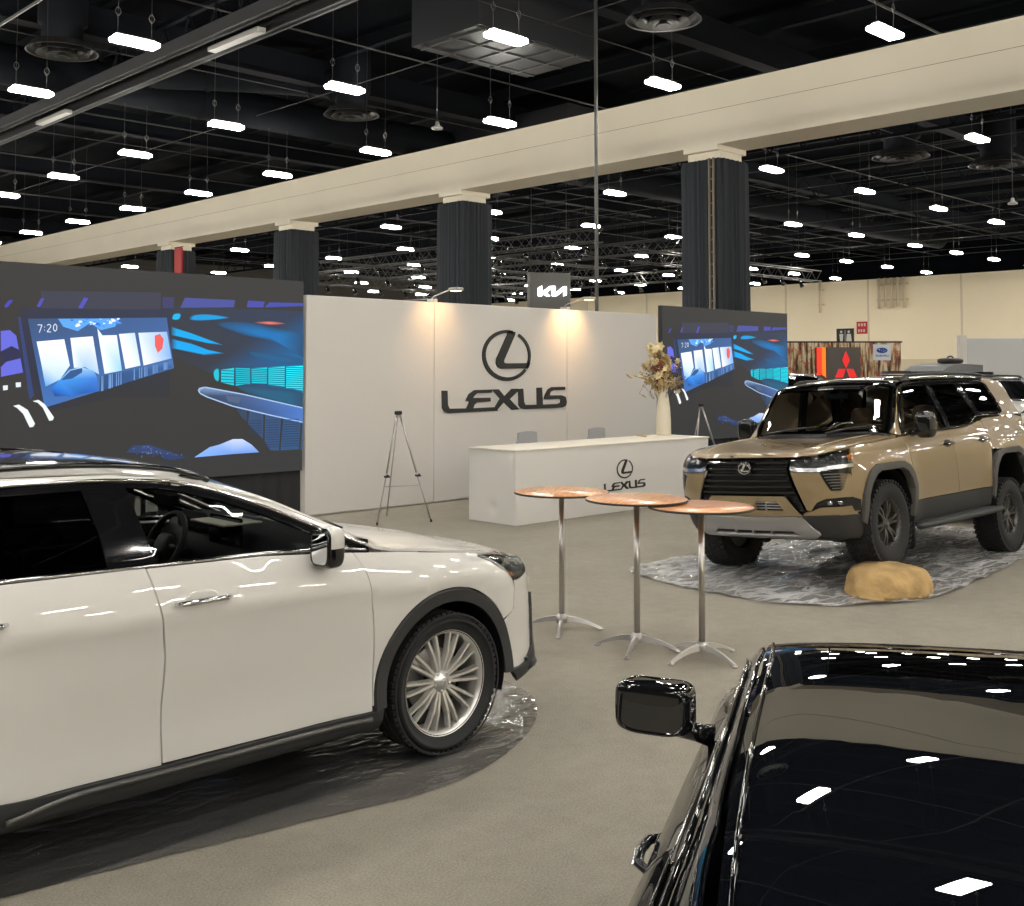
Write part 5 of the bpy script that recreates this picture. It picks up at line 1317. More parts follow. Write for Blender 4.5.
def build_gx(paint,loc,rz,name,label,cat='car',full_detail=True,rx=0.,ry=0.,seatcol=(176,150,120),lift=None):
    c=Car(GX); GX['cab']['seatmat']=mat('seat_leather_%d'%seatcol[0],lin(seatcol),.55)
    t=empty(name,loc,rz,label,cat,rx=rx,ry=ry)
    rs=.07 if full_detail else .13
    rpaint=paint if not full_detail else mat('black_roof_paint',(.006,.006,.007),.2,coat=1.)
    hexo=lambda cx,f=1:[(cx+.50,.60),(cx+.505,.84),(cx+.46,.95),(cx+.38,1.05),(cx+.26,1.10),(cx-.22,1.105),(cx-.34,1.06),(cx-.43,.98),(cx-.49,.86),(cx-.50,.60)]
    hexi=lambda cx:[(cx+.44,.56),(cx+.44,.83),(cx+.395,.93),(cx+.32,1.01),(cx+.23,1.045),(cx-.19,1.048),(cx-.29,1.01),(cx-.375,.93),(cx-.43,.83),(cx-.435,.56)]
    for sd in (1,-1):
        P=lambda *a,**k: c.panel(*a,parent=t,side=sd,res=k.pop('res',rs),**k)
        b=lambda x: float(pchip([-2.5,-1.1,-.75,-.5,.85,1.2,1.8,2.2],[1.47,1.445,1.39,1.362,1.335,1.325,1.295,1.245],[x])[0])
        fd=P('front_door','S',[(.915,.70),(.935,1.0),(.955,1.2),(.94,b(.94)-.002),(.4,b(.4)),(-.055,b(-.05)),(-.06,1.2),(-.10,.95),(-.145,.70)],paint,rim=.03)
        rd=P('rear_door','S',[(-.155,.70),(-.11,.95),(-.07,1.2),(-.065,b(-.06)),(-.5,b(-.5)),(-.75,b(-.75)),(-.90,b(-.9)),(-.985,1.42),(-1.0,1.25),(-.97,1.10),(-.925,.90),(-.925,.70)],paint,rim=.03)
        P('quarter_panel','S',[(-.995,1.425),(-1.01,1.25),(-.98,1.112)]+[(-1.425+.26,1.10),(-1.425-.22,1.105),(-1.425-.36,1.05),(-1.925,.86),(-1.93,.66),(-2.2,.66),(-2.33,.72),(-2.37,1.1),(-2.35,1.40),(-1.9,b(-1.9)),(-1.1,b(-1.1))],paint,rim=.02)
        P('front_fender','S',[(.925,.66),(.945,1.0),(.965,1.2),(.95,b(.95)-.004),(1.2,b(1.2)-.008),(1.8,b(1.8)-.008),(1.93,1.275),(1.965,1.235),(2.03,1.15),(2.04,.80),(2.0,.69),(1.955,.69),(1.935,.84),(1.89,.95),(1.81,1.05),(1.69,1.105),(1.2,1.107),(1.08,1.06),(.99,.975),(.935,.86)],paint,rim=.02)
        P('wheel_flare','S',hexo(1.425)+hexi(1.425)[::-1],M_cladG,off=.03,rim=.08,res=.05)
        P('wheel_flare','S',hexo(-1.425)+hexi(-1.425)[::-1],M_cladG,off=.03,rim=.08,res=.05)
        P('rocker_panel','S',[(-.93,.50),(.93,.50),(.925,.692),(-.925,.692)],M_clad,off=.004,rim=.03)
        # running board
        m=MB(); m.tube(crv([(-.98,sd*1.0,.455),(-.9,sd*1.045,.455),(0,sd*1.05,.455),(.85,sd*1.045,.455),(.93,sd*1.0,.455)],5),.032,8)
        m.box(-.95,.90,min(sd*.86,sd*1.04),max(sd*.86,sd*1.04),.445,.485,bev=.012); rb=m.build('running_board',M_clad,t)
        m=MB(); m.box(-.85,.80,min(sd*.92,sd*1.03),max(sd*.92,sd*1.03),.484,.490)
        for k in range(22): m.box(-.8+k*.074,-.78+k*.074,min(sd*.93,sd*1.02),max(sd*.93,sd*1.02),.49,.494)
        m.build('tread_strip',mat('step_rubber',(.05,.05,.05),.7),rb)
        # glasshouse
        w1=[(.83,1.368),(.40,1.372),(-.135,1.382),(-.03,1.844),(.30,1.847),(.53,1.832),(.60,1.792),(.72,1.612)]
        w2=[(-.235,1.386),(-.60,1.396),(-.74,1.414),(-.92,1.490),(-.72,1.850),(-.13,1.847)]
        w3=[(-1.05,1.485),(-1.50,1.495),(-1.60,1.520),(-1.62,1.580),(-1.52,1.807),(-1.44,1.844),(-.84,1.852)]
        P('front_window','S',w1,M_gl_clear,off=-.004,rim=0); P('rear_window','S',w2,M_gl_dark,off=-.004,rim=0); P('quarter_window','S',w3,M_gl_dark,off=-.004,rim=0)
        P('window_frame','S',[(.90,1.347),(-.05,1.362),(-.5,1.374),(-.74,1.398),(-.93,1.468),(-1.03,1.463),(-1.55,1.470),(-1.66,1.510),(-1.655,1.590),(-1.55,1.827),(-1.45,1.864),(-.8,1.874),(0,1.870),(.46,1.850),(.55,1.832),(.615,1.800),(.76,1.575)],M_gloss,rim=.02,holes=[w1,w2,w3],res=.08)
        c.bead('window_moulding','S',[(.86,1.352),(.4,1.356),(-.05,1.368),(-.5,1.380),(-.72,1.402),(-.93,1.474),(-1.5,1.474)],.007,M_gloss,t,.006,sd)
        P('screen_pillar','S',[(.955,1.344),(.905,1.350),(.765,1.578),(.62,1.802),(.56,1.835),(.60,1.811),(.75,1.612),(.85,1.484)],paint,rim=.01,res=.05)
        P('rear_pillar','S',[(-1.46,1.872),(-1.57,1.835),(-1.665,1.592),(-1.67,1.505),(-1.55,1.462),(-1.9,1.462),(-2.33,1.472),(-2.26,1.63),(-2.19,1.76),(-2.09,1.86),(-1.6,1.905)],paint,rim=.01,res=.05)
        P('roof_side','S',[(.56,1.837),(.46,1.855),(0,1.875),(-.8,1.880),(-1.45,1.871),(-1.6,1.878),(-.8,1.890),(0,1.885),(.45,1.863),(.54,1.845)],rpaint,rim=.0,res=.04)
        P('inner_pillar_trim','S',[(-.135,1.385),(-.235,1.388),(-.13,1.842),(-.03,1.842)],M_in,off=-.03,rim=0); P('inner_pillar_trim','S',[(-.92,1.487),(-1.05,1.487),(-.84,1.847),(-.72,1.847)],M_in,off=-.03,rim=0)
        rr=empty('roof_rail',(0,0,0)); rr.parent=t
        MB().tube(crv([(.30,sd*.64,1.915),(.24,sd*.64,1.935),(.1,sd*.64,1.952),(-.8,sd*.645,1.965),(-1.6,sd*.64,1.95),(-1.72,sd*.64,1.925),(-1.78,sd*.64,1.90)],5),.017,8).build('bar',M_black,rr)
        m=MB(); v,f=superell(T(.22,sd*.64,1.905),.09,.02,.035,.7); m.add(v,f,True); m.build('rail_foot',M_black,rr)
        m=MB(); v,f=superell(T(-1.68,sd*.64,1.90),.09,.02,.035,.7); m.add(v,f,True); m.build('rail_foot',M_black,rr)
        handle(c,fd,.075,1.215,sd,M_gloss,.25,M_black); handle(c,rd,-.80,1.215,sd,M_gloss,.25,M_black)
        door_mirror(t,.70,sd*.90,1.40,sd,M_gloss,sx=.07,sy=.095,sz=.135,dy=.15)
        # lights and the front corner
        hl=empty('headlight',(0,0,0)); hl.parent=t
        c.panel('reflector','F',[(sd*y,z) for y,z in ((.46,1.165),(.52,1.20),(.80,1.235),(.93,1.262),(.955,1.10),(.93,1.08),(.90,.90),(.83,.90),(.74,1.07),(.52,1.075),(.475,1.10))],M_black,hl,off=-.035,rim=-.035,res=.04)
        c.panel('lens','F',[(sd*y,z) for y,z in ((.46,1.165),(.52,1.20),(.80,1.235),(.93,1.262),(.955,1.10),(.93,1.08),(.90,.90),(.83,.90),(.74,1.07),(.52,1.075),(.475,1.10))],M_lens,hl,off=.004,rim=0,res=.04)
        c.panel('reflector','S',[(2.03,1.25),(1.955,1.262),(1.92,1.27),(1.99,1.15),(2.06,1.06),(2.16,1.06),(2.16,1.24),(2.1,1.25)],M_black,hl,off=-.02,rim=-.02,res=.04,side=sd)
        c.panel('amber_marker','S',[(2.0,1.215),(1.96,1.23),(1.99,1.175),(2.04,1.165),(2.05,1.205)],M_amber,hl,off=.0,rim=.0,res=.03,side=sd)
        m=MB()
        for y,z in ((.60,1.16),(.69,1.17),(.78,1.18)):
            l,n=c.hit('F',sd*y,z); m.lathe([(0,.0),(.022,-.004),(.028,-.012),(.030,-.04)],16,T(l.x-.012,sd*y,z,ry=PI/2))
        m.build('projector',M_lampin,hl)
        c.panel('daytime_strip','F',[(sd*y,z) for y,z in ((.47,1.10),(.52,1.075),(.75,1.07),(.83,1.085),(.94,1.10),(.955,1.135),(.80,1.118),(.74,1.105),(.55,1.108),(.485,1.13))],M_lampin,hl,off=.006,rim=.012,res=.03)
        m=MB()
        for k in range(6):
            z=1.045-k*.026; y0=.765+k*.013; l0,_=c.hit('F',sd*y0,z); l1,_=c.hit('F',sd*.905,z); m.tube([(l0.x-.008,sd*y0,z),(l1.x-.006,sd*.905,z)],.005,5)
        m.build('louvre',M_silv,hl)
        # body-colour nose pieces
        P2=lambda n,pts,mt,**k: c.panel(n,'F',[(sd*y,z) for y,z in pts],mt,parent=t,res=.05,**k)
        P2('bumper_corner',[(.475,1.09),(.52,1.068),(.74,1.062),(.822,.895),(.91,.895),(.945,1.06),(.972,1.06),(.978,.84),(.95,.835),(.78,.825),(.70,.79),(.64,.715),(.60,.72),(.595,.76)],paint,rim=.01)
        P2('bumper_strip',[(.58,.70),(.66,.715),(.72,.745),(.965,.745),(.965,.675),(.56,.67)],paint,rim=.01)
        P('bumper_side','S',[(2.045,1.04),(2.05,.80),(2.01,.69),(1.96,.665),(2.0,.66),(2.15,.665),(2.16,.74),(2.10,.75),(2.1,.835),(2.16,.84),(2.16,1.05)],paint,rim=.005,res=.05)
        fg=P2('fog_recess',[(.66,.745),(.72,.785),(.79,.82),(.965,.832),(.968,.75),(.74,.75)],M_gloss,off=-.015,rim=-.015)
        P('fog_recess','S',[(1.95,.70),(2.02,.70),(2.055,.75),(2.17,.75),(2.17,.83),(2.05,.83),(1.96,.80)],M_gloss,off=.002,rim=.0,res=.05)
        m=MB()
        for y in (.80,.87): 
            l,n=c.hit('F',sd*y,.79); v,f=superell(T(l.x-.006,sd*y,.785),.012,.025,.02,.7); m.add(v,f,True)
        m.build('fog_lamp',M_lampin,fg)
        P('lower_valance','S',[(1.87,.44),(1.87,.60),(1.96,.66),(2.2,.665),(2.1,.45)],M_clad,off=.004,rim=.01,res=.06)
        P2('lower_valance',[(.50,.665),(.955,.67),(.94,.50),(.88,.42),(.62,.42),(.66,.52)],M_clad,off=.004,rim=.02)
        wx=1.425; dz=(lift[0] if (lift and sd>0) else 0)
        wheel(t,wx,sd*.835,(.42 if not lift else lift[(0 if sd>0 else 1)]),sd,.42,.265,.235,'at',rim=M_rimD)
        wheel(t,-wx,sd*.835,(.42 if not lift else lift[(2 if sd>0 else 3)]),sd,.42,.265,.235,'at',rim=M_rimD)
        m=MB()
        for x in (wx,-wx): m.box(x-.12,x+.12,min(sd*.35,sd*.7),max(sd*.35,sd*.7),.34,.50,bev=.04); m.tube([(x,sd*.55,.42),(x,sd*.5,.85)],.05,10)
        m.build('suspension',M_black,t)
        m=MB(); v,f=superell(T(wx-.5,sd*.82,.38),.02,.14,.16,.4); m.add(v,f,True); m.build('mud_flap',M_black,t)
        c.panel('tail_lamp','S',[(-2.15,1.05),(-2.45,1.05),(-2.45,1.32),(-2.18,1.32)],M_tail,t,off=.008,side=sd,rim=.01)
    B=lambda *a,**k: c.panel(*a,parent=t,**k)
    full=lambda P_: P_+[(x,-y) for x,y in P_[::-1] if abs(y)>1e-6]
    B('hood','T',full([(1.02,0),(1.01,.4),(.975,.86),(1.2,.885),(1.8,.875),(2.0,.85),(2.14,.79),(2.235,.68),(2.262,.52),(2.278,.25),(2.283,0)]),paint,res=rs,rim=.03)
    for sd in (1,-1): c.bead('hood_ridge','T',[(1.1,sd*.66),(1.5,sd*.66),(1.9,sd*.63),(2.15,sd*.56)],.012,paint,t,-.006)
    B('hood_nose','F',[(y,z) for y,z in ((-.52,1.21),(.52,1.21),(.80,1.25),(.85,1.30),(0,1.30),(-.85,1.30),(-.80,1.25))],paint,res=.06,rim=0)
    ws=[(.975,0),(.965,.4),(.945,.765),(.85,.755),(.75,.728),(.65,.705),(.605,.692),(.585,.4),(.58,0)]
    B('windshield','T',full(ws),M_gl_ws,off=-.003,rim=0,res=rs)
    B('cowl','T',full([(1.015,0),(1.005,.4),(.97,.86),(.945,.79),(.96,.4),(.97,0)]),M_black,off=-.006,rim=0)
    B('windshield_border','T',full([(.985,0),(.975,.4),(.955,.795),(.85,.772),(.75,.745),(.65,.722),(.585,.705),(.565,.4),(.56,0)])+[],M_gloss,off=-.006,rim=0,res=rs,holes=[full([(.955,0),(.945,.4),(.93,.725),(.85,.715),(.75,.69),(.65,.67),(.63,.655),(.612,.4),(.608,0)])])
    m=MB()
    for y in (-.65,.1): m.tube([(.99,y,1.385),(.955,y+.28,1.43),(.93,y+.6,1.455)],[.014,.011,.008],6)
    m.build('wiper',M_black,t)
    B('roof','T',full([(.57,0),(.575,.4),(.595,.70),(.45,.69),(0,.69),(-.8,.69),(-1.6,.69),(-2.08,.68),(-2.15,.66),(-2.17,0)]),rpaint,rim=.01,res=rs)
    B('tailgate','B',[(-.88,.70),(.88,.70),(.90,1.1),(.88,1.46),(-.88,1.46),(-.90,1.1)],paint,res=.1,rim=.01)
    B('rear_glass','B',[(-.74,1.50),(.74,1.50),(.68,1.83),(-.68,1.83)],M_gl_dark,res=.1,rim=0)
    B('rear_bumper','B',[(-.94,.50),(.94,.50),(.94,.69),(-.94,.69)],M_clad,res=.1,off=.02,rim=.02)
    # grille
    GR=[(-.50,1.205),(.50,1.205),(.45,1.15),(.45,1.08),(.575,.76),(.60,.70),(.54,.695),(.42,.86),(-.42,.86),(-.54,.695),(-.60,.70),(-.575,.76),(-.45,1.08),(-.45,1.15)]
    g=B('spindle_grille','F',GR,M_black,off=-.045,rim=-.05,res=.05)
    hwd=lambda z: (.45+.05*min(1,max(0,(z-1.15)/.05))) if z>1.08 else .45+(1.08-z)/.32*.125
    for k,z in enumerate((1.165,1.11,1.055,1.0,.945,.89)):
        m=MB(); w_=hwd(z)-.012; pts=[]
        for q in range(13):
            y=-w_+2*w_*q/12; l,n=c.hit('F',y,z); pts.append((l.x,y,z))
        vs=[];fs=[]
        for (x,y,zz) in pts: vs+=[(x-.035,y,zz-.018),(x-.002,y,zz-.014),(x+.004,y,zz+.004),(x-.012,y,zz+.014),(x-.035,y,zz+.016)]
        for i in range(12):
            for j in range(5): q=(j+1)%5; fs.append((i*5+j,i*5+q,(i+1)*5+q,(i+1)*5+j))
        m.add(vs,fs,False); m.build('grille_bar',M_gloss,g)
    for sg in (-1,1):
        m=MB()
        for k in range(10):
            z=.85-k*.016
            y1=.45+(1.08-z)/.32*.125-.01; y0=.43+(.86-z)*.66
            if y0<y1: 
                l0,_=c.hit('F',sg*y0,z); l1,_=c.hit('F',sg*y1,z); m.tube([(l0.x-.012,sg*y0,z),(l1.x-.006,sg*y1,z)],.0055,5)
        for q in (-.3,-.12,.12,.3):
            l,n=c.hit('F',q,1.18); m.box(l.x-.035,l.x-.006,q-.006,q+.006,1.165,1.20)
        m.build('grille_mesh',M_gloss,g)
    l,n=c.hit('F',0,1.10); badge('emblem',g,T(l.x+.012,-.0,1.065,rz=R(90))@T(rx=R(90))@T(s=.12),M_chrome,.07,False)
    MB().lathe([(0,.0),(.072,.0),(.075,-.012),(0,-.02)],32,T(l.x+.013,.010,1.11,ry=PI/2)).build('emblem_disc',M_gloss,g)
    br=B('bumper_bar','F',[(-.415,.85),(.415,.85),(.53,.685),(.55,.665),(-.55,.665),(-.53,.685)],paint,res=.05,rim=.02,holes=[[(.10,.80),(.33,.80),(.385,.715),(.10,.715)],[(-.10,.80),(-.33,.80),(-.385,.715),(-.10,.715)]])
    for sg in (-1,1):
        it=B('lower_intake','F',[(sg*y,z) for y,z in ((.10,.80),(.33,.80),(.385,.715),(.10,.715))],M_black,res=.05,off=-.03,rim=0)
        m=MB()
        for z in (.74,.765,.79):
            l0,_=c.hit('F',sg*.105,z); l1,_=c.hit('F',sg*.35,z); m.tube([(l0.x-.006,sg*.105,z),(l1.x-.006,sg*(.37-(z-.74)*.6),z)],.006,5)
        l0,_=c.hit('F',sg*.21,.76); m.box(l0.x-.012,l0.x+.003,min(sg*.205,sg*.215),max(sg*.205,sg*.215),.715,.80)
        m.build('intake_slat',M_silv,it)
    sk=B('skid_plate','F',[(-.55,.658),(.55,.658),(.66,.50),(.60,.465),(-.60,.465),(-.66,.50)],M_silv,res=.05,off=.022,rim=.04,holes=[[(-.42,.535),(.42,.535),(.47,.49),(-.47,.49)]])
    B('skid_slot','F',[(-.42,.535),(.42,.535),(.47,.49),(-.47,.49)],M_black,res=.05,off=-.01,rim=0)
    m=MB()
    for y in (-.2,.0,.2): l,n=c.hit('F',y,.51); m.box(l.x-.01,l.x+.02,y-.012,y+.012,.487,.537)
    m.build('slot_rib',M_silv,sk)
    B('chin','F',[(-.62,.46),(.62,.46),(.66,.42),(-.66,.42)],M_clad,res=.06,off=.0,rim=.03)
    wheelhouse(t,1.425,.60,.44,.50,.99); wheelhouse(t,-1.425,.60,.44,.50,.99)
    underbody(t,-2.2,2.1,.42,.42,.62)
    m=MB(); m.box(1.05,2.1,-.55,.55,.6,1.15); m.box(-.90,.88,-.9,-.82,.48,.70); m.box(-.90,.88,.82,.9,.48,.70); m.build('inner_structure',M_black,t)
    cabin(c,t,GX)
    return t
M_tan=mat('desert_tan_paint',lin((137,119,88)),.3,coat=1.,coatr=.025,spec=.4)
RX=R(-5.2)   # nose faces -x; the front left wheel is up on the boulder
gx=build_gx(M_tan,(11.29,5.88,.015),PI,'offroad_suv','tan off-road SUV with one front wheel up on a boulder',rx=R(4.0),ry=R(.15),lift=(.525,.445,.345,.485))
rock(9.66,4.88,.50,.36,.27,'rounded tan boulder under the raised front wheel of the tan SUV')
# ---------------------------------------------------------------- black saloon
ES=dict(plan='sedan',
 ring=[(.78,-2.35,2.15,[(-2.5,.30),(0,.17),(2.5,.22)]),
       (.87,-2.44,2.34,[(-2.5,.34),(0,.20),(2.5,.24)]),
       (.905,-2.49,2.40,[(-2.5,.42),(0,.34),(2.5,.36)]),
       (.90,-2.51,2.41,[(-2.5,.58),(2.5,.52)]),
       (.925,-2.50,2.39,[(-2.5,.80),(0,.74),(2.5,.62)]),
       (.925,-2.48,2.34,[(-2.5,.93),(0,.87),(1.4,.84),(2.5,.68)]),
       (.885,-2.44,2.28,[(-2.5,1.01),(0,.935),(1.0,.915),(1.8,.84),(2.5,.71)]),
       (.835,-2.38,2.22,[(-2.5,1.06),(-1.4,1.02),(-.6,.99),(.6,.965),(1.0,.95),(1.5,.905),(1.9,.835),(2.2,.76),(2.5,.74)])],
 flare=[(1.45,.34,.47,.022),(-1.42,.34,.47,.022)],
 top=[(2.22,'h',.745,.8,0),(2.15,'h',.785,.8,.006),(2.0,'h',.845,.78,.014),(1.75,'h',.905,.75,.022),(1.4,'h',.96,.74,.025),(1.1,'h',.985,.74,.022),(.98,'h',.995,.8,.015),
      (.84,'c',(.79,.975),1.045),(.7,'c',(.755,1.06),1.12),(.5,'c',(.715,1.178),1.232),(.25,'c',(.68,1.302),1.345),(.1,'c',(.662,1.368),1.404),(0.0,'c',(.652,1.390),1.423),(-.10,'c',(.647,1.402),1.435),(-.25,'c',(.642,1.411),1.443),(-.5,'c',(.637,1.416),1.448),(-.8,'c',(.632,1.416),1.448),(-1.1,'c',(.625,1.407),1.438),(-1.45,'c',(.61,1.35),1.385),(-1.7,'c',(.61,1.24),1.283),(-1.95,'c',(.66,1.13),1.165),(-2.08,'c',(.72,1.075),1.10),(-2.2,'h',1.075,.8,.01),(-2.38,'h',1.07,.8,.0)],
 cab=dict(x0=-2.0,x1=1.1,z0=.24,w=.78,dz=.92,dx=.45,wy=.37,hz=1.30,mx=.24,seatmat=M_in,card=[(-1.2,.35),(.9,.35),(.9,.88),(-1.2,.93)],sh=.58))
def build_es(paint,loc,rz,name,label,cat='car',fine=True):
    c=Car(ES); t=empty(name,loc,rz,label,cat); rs=.06 if fine else .13
    bl=lambda x: float(pchip([-2.5,-1.4,-.6,.6,1.0,1.5,1.9],[1.06,1.02,.99,.965,.95,.905,.835],[x])[0])
    for sd in (1,-1):
        P=lambda *a,**k: c.panel(*a,parent=t,side=sd,res=k.pop('res',rs),**k)
        fd=P('front_door','S',[(.93,.27),(.95,.6),(.93,.80),(.86,bl(.86)-.003),(.3,bl(.3)),(-.21,bl(-.2)),(-.20,.8),(-.17,.55),(-.18,.27)],paint,rim=.03)
        rd=P('rear_door','S',[(-.19,.27),(-.18,.55),(-.21,.8),(-.22,bl(-.2)),(-.8,bl(-.8)),(-1.12,bl(-1.1)),(-1.10,.9)]+arc(-1.42,.34,.42,52,2,10)+[(-.98,.27)],paint,rim=.03)
        P('rear_fender','S',[(-1.13,bl(-1.1)),(-1.11,.91)]+arc(-1.42,.34,.42,51,178,18)+[(-2.0,.34),(-2.42,.45),(-2.46,.8),(-2.42,bl(-2.4)-.004),(-1.8,bl(-1.8))],paint,rim=.02)
        P('front_fender','S',[(.94,.27),(.96,.6),(.94,.80),(.87,bl(.87)-.003),(1.2,bl(1.2)-.004),(1.6,.888),(1.78,.845),(1.86,.80),(1.93,.70),(1.95,.5),(1.88,.34)]+arc(1.45,.34,.42,2,178,22)+[(1.0,.27)],paint,rim=.02)
        P('sill_cladding','S',[(-1.0,.19),(1.03,.19),(1.03,.268),(-1.0,.268)],paint,rim=.03)
        w1=[(.70,1.0),(.2,1.005),(-.22,1.01),(-.26,1.15),(-.30,1.345),(-.10,1.338),(.1,1.295),(.3,1.215),(.5,1.118)]
        w2=[(-.38,1.01),(-.8,1.022),(-1.12,1.035),(-1.32,1.09),(-1.20,1.20),(-1.05,1.30),(-.8,1.345),(-.46,1.350),(-.42,1.15)]
        P('front_window','S',w1,M_gl_dark,off=-.004,rim=0); P('rear_window','S',w2,M_gl_dark,off=-.004,rim=0)
        P('window_frame','S',[(.85,.966),(.3,.977),(-.3,.986),(-.8,.998),(-1.2,1.015),(-1.45,1.07),(-1.28,1.20),(-1.08,1.332),(-.8,1.368),(-.3,1.372),(-.10,1.362),(.1,1.318),(.3,1.242),(.5,1.145),(.70,1.035)],M_gloss,rim=.02,holes=[w1,w2],res=.08)
        c.bead('window_moulding','S',[(.84,.972),(.3,.982),(-.3,.991),(-.8,1.003),(-1.2,1.02),(-1.44,1.075),(-1.30,1.20),(-1.08,1.340),(-.8,1.376),(-.3,1.380),(-.1,1.370),(.1,1.327),(.3,1.25),(.5,1.153),(.72,1.03)],.005,M_gloss,t,.006,sd)
        P('roof_side','S',[(.86,.962),(.73,1.033),(.5,1.159),(.3,1.258),(.1,1.335),(-.1,1.378),(-.3,1.387),(-.8,1.383),(-1.08,1.347),(-1.30,1.21),(-1.46,1.075),(-1.3,1.018),(-1.9,1.045),(-2.1,1.06),(-2.08,1.072),(-1.95,1.126),(-1.7,1.236),(-1.45,1.346),(-1.1,1.401),(-.7,1.409),(-.3,1.407),(-.1,1.400),(0,1.39),(.1,1.364),(.25,1.298),(.5,1.174),(.7,1.051),(.84,.972)],paint,rim=.01,res=.05)
        # roof ditch moulding
        pts=[(.80,.735),(.5,.690),(.25,.658),(.1,.640),(0,.630),(-.3,.618),(-.7,.612),(-1.1,.60),(-1.45,.585),(-1.75,.59)]
        c.bead('roof_moulding','T',[(x,sd*y) for x,y in pts],.004,M_blk,t,.002,1,6)
        pass
        handle(c,fd,.05,.845,sd,paint,.2,paint); handle(c,rd,-.95,.875,sd,paint,.2,paint)
        door_mirror(t,.60,sd*.855,1.01,sd,paint,sx=.06,sy=.118,sz=.076,tilt=R(14),e=.38)
        wheel(t,1.45,sd*.79,.345,sd,.345,.235,.24,'five',rim=M_rimS); wheel(t,-1.42,sd*.79,.345,sd,.345,.235,.24,'five',rim=M_rimS)
        hl=empty('headlight',(0,0,0)); hl.parent=t
        o=[(1.80,.838),(1.88,.79),(2.02,.70),(2.16,.67),(2.26,.70),(2.16,.765),(2.0,.80)]
        c.panel('lens','S',o,M_lens,hl,off=.003,res=.035,rim=0,side=sd); c.panel('reflector','S',o,M_black,hl,off=-.03,res=.05,rim=-.03,side=sd)
        c.bead('daytime_strip','S',[(1.84,.82),(1.95,.765),(2.1,.70),(2.2,.70)],.006,M_lampin,hl,-.006,sd)
        P('front_bumper_corner','S',[(1.955,.69),(1.965,.5),(1.90,.34),(1.92,.24),(2.2,.25),(2.33,.5),(2.30,.66),(2.26,.69),(2.16,.66),(2.02,.69),(1.90,.775)],paint,rim=.01,res=.05)
        P('tail_lamp','S',[(-2.05,.90),(-2.48,.86),(-2.46,.97),(-2.15,1.0)],M_tail,off=.006,rim=.01)
        P('rear_bumper_corner','S',[(-1.92,.33),(-2.0,.22),(-2.40,.28),(-2.48,.44),(-2.42,.44)],paint,rim=.0,res=.08)
    B=lambda *a,**k: c.panel(*a,parent=t,**k)
    full=lambda P_: P_+[(x,-y) for x,y in P_[::-1] if abs(y)>1e-6]
    B('hood','T',full([(1.0,0),(.99,.35),(.95,.6),(.875,.80),(1.2,.80),(1.5,.78),(1.8,.73),(2.0,.65),(2.13,.5),(2.19,.25),(2.205,0)]),paint,res=rs,rim=.02)
    B('windshield','T',full([(.96,0),(.94,.35),(.90,.58),(.835,.735),(.7,.722),(.5,.685),(.25,.650),(.1,.630),(.06,.62),(.045,.3),(.04,0)]),M_gl_ws,off=-.003,rim=0,res=rs)
    B('cowl','T',full([(.995,0),(.985,.35),(.945,.6),(.875,.79),(.84,.74),(.90,.58),(.94,.35),(.955,0)]),M_black,off=-.012,rim=0)
    m=MB()
    for y in (-.45,.1): m.tube([(.96,y,1.01),(.92,y+.25,1.04),(.88,y+.5,1.045)],[.012,.009,.006],6)
    m.build('wiper',M_black,t)
    gl=[(-.06,-.50),(-.05,0),(-.06,.50),(-.36,.50),(-.36,-.50)]
    B('roof','T',full([(.035,0),(.04,.3),(.055,.642),(0,.644),(-.3,.634),(-.7,.629),(-1.1,.619),(-1.43,.602),(-1.45,.3),(-1.46,0)]),paint,rim=.012,res=rs,holes=[gl])
    B('sunroof_glass','T',[(-.064,-.496),(-.054,0),(-.064,.496),(-.356,.496),(-.356,-.496)],M_gl_roof,off=.0,rim=.012,res=rs)
    B('sunroof_shade','T',[(-.04,-.52),(-.04,.52),(-.38,.52),(-.38,-.52)],M_black,off=-.05,rim=0,res=.1)
    B('rear_glass','T',full([(-1.47,0),(-1.46,.3),(-1.44,.55),(-1.7,.565),(-1.95,.60),(-2.03,.62),(-2.05,.3),(-2.06,0)]),M_gl_dark,off=-.003,rim=0,res=rs)
    B('boot_lid','T',full([(-2.075,0),(-2.065,.3),(-2.045,.66),(-2.2,.70),(-2.33,.66),(-2.36,.3),(-2.365,0)]),paint,rim=.01,res=.08)
    B('boot_face','B',[(-.70,.62),(.70,.62),(.72,1.04),(-.72,1.04)],paint,rim=.01,res=.1)
    B('rear_bumper','B',[(-.86,.25),(.86,.25),(.86,.61),(-.86,.61)],paint,rim=.01,res=.1)
    B('front_bumper','F',[(-.72,.25),(-.40,.25),(-.42,.66),(-.70,.68)],paint,rim=.01,res=.06); B('front_bumper','F',[(.72,.25),(.40,.25),(.42,.66),(.70,.68)],paint,rim=.01,res=.06)
    g=B('spindle_grille','F',[(-.40,.70),(.40,.70),(.34,.50),(.42,.24),(-.42,.24),(-.34,.50)],M_black,off=-.02,rim=-.02,res=.06)
    m=MB()
    for k in range(7):
        z=.29+k*.06; l,n=c.hit('F',.33,z); l2,_=c.hit('F',0,z); m.tube([(l.x-.01,-.34,z),(l2.x-.01,0,z),(l.x-.01,.34,z)],.008,6)
    m.build('grille_bar',M_gloss,g)
    wheelhouse(t,1.45,.34,.415,.50,.90); wheelhouse(t,-1.42,.34,.415,.50,.90)
    underbody(t,-2.3,2.1,.70,.16,.36)
    m=MB(); m.box(1.1,1.95,-.5,.5,.34,.72); m.build('inner_structure',M_black,t)
    cabin(c,t,ES)
    return t
M_blk=mat('black_car_paint',(.003,.0036,.005),.5,coat=1.,coatr=.004,spec=0.)
M_gl_roof=glass('roof_glass',(.03,.035,.04),1.,1.6)
es=build_es(M_blk,(2.61,.91,0),R(28.2),'saloon_car','glossy black saloon car at the lower right, seen from above its roof')

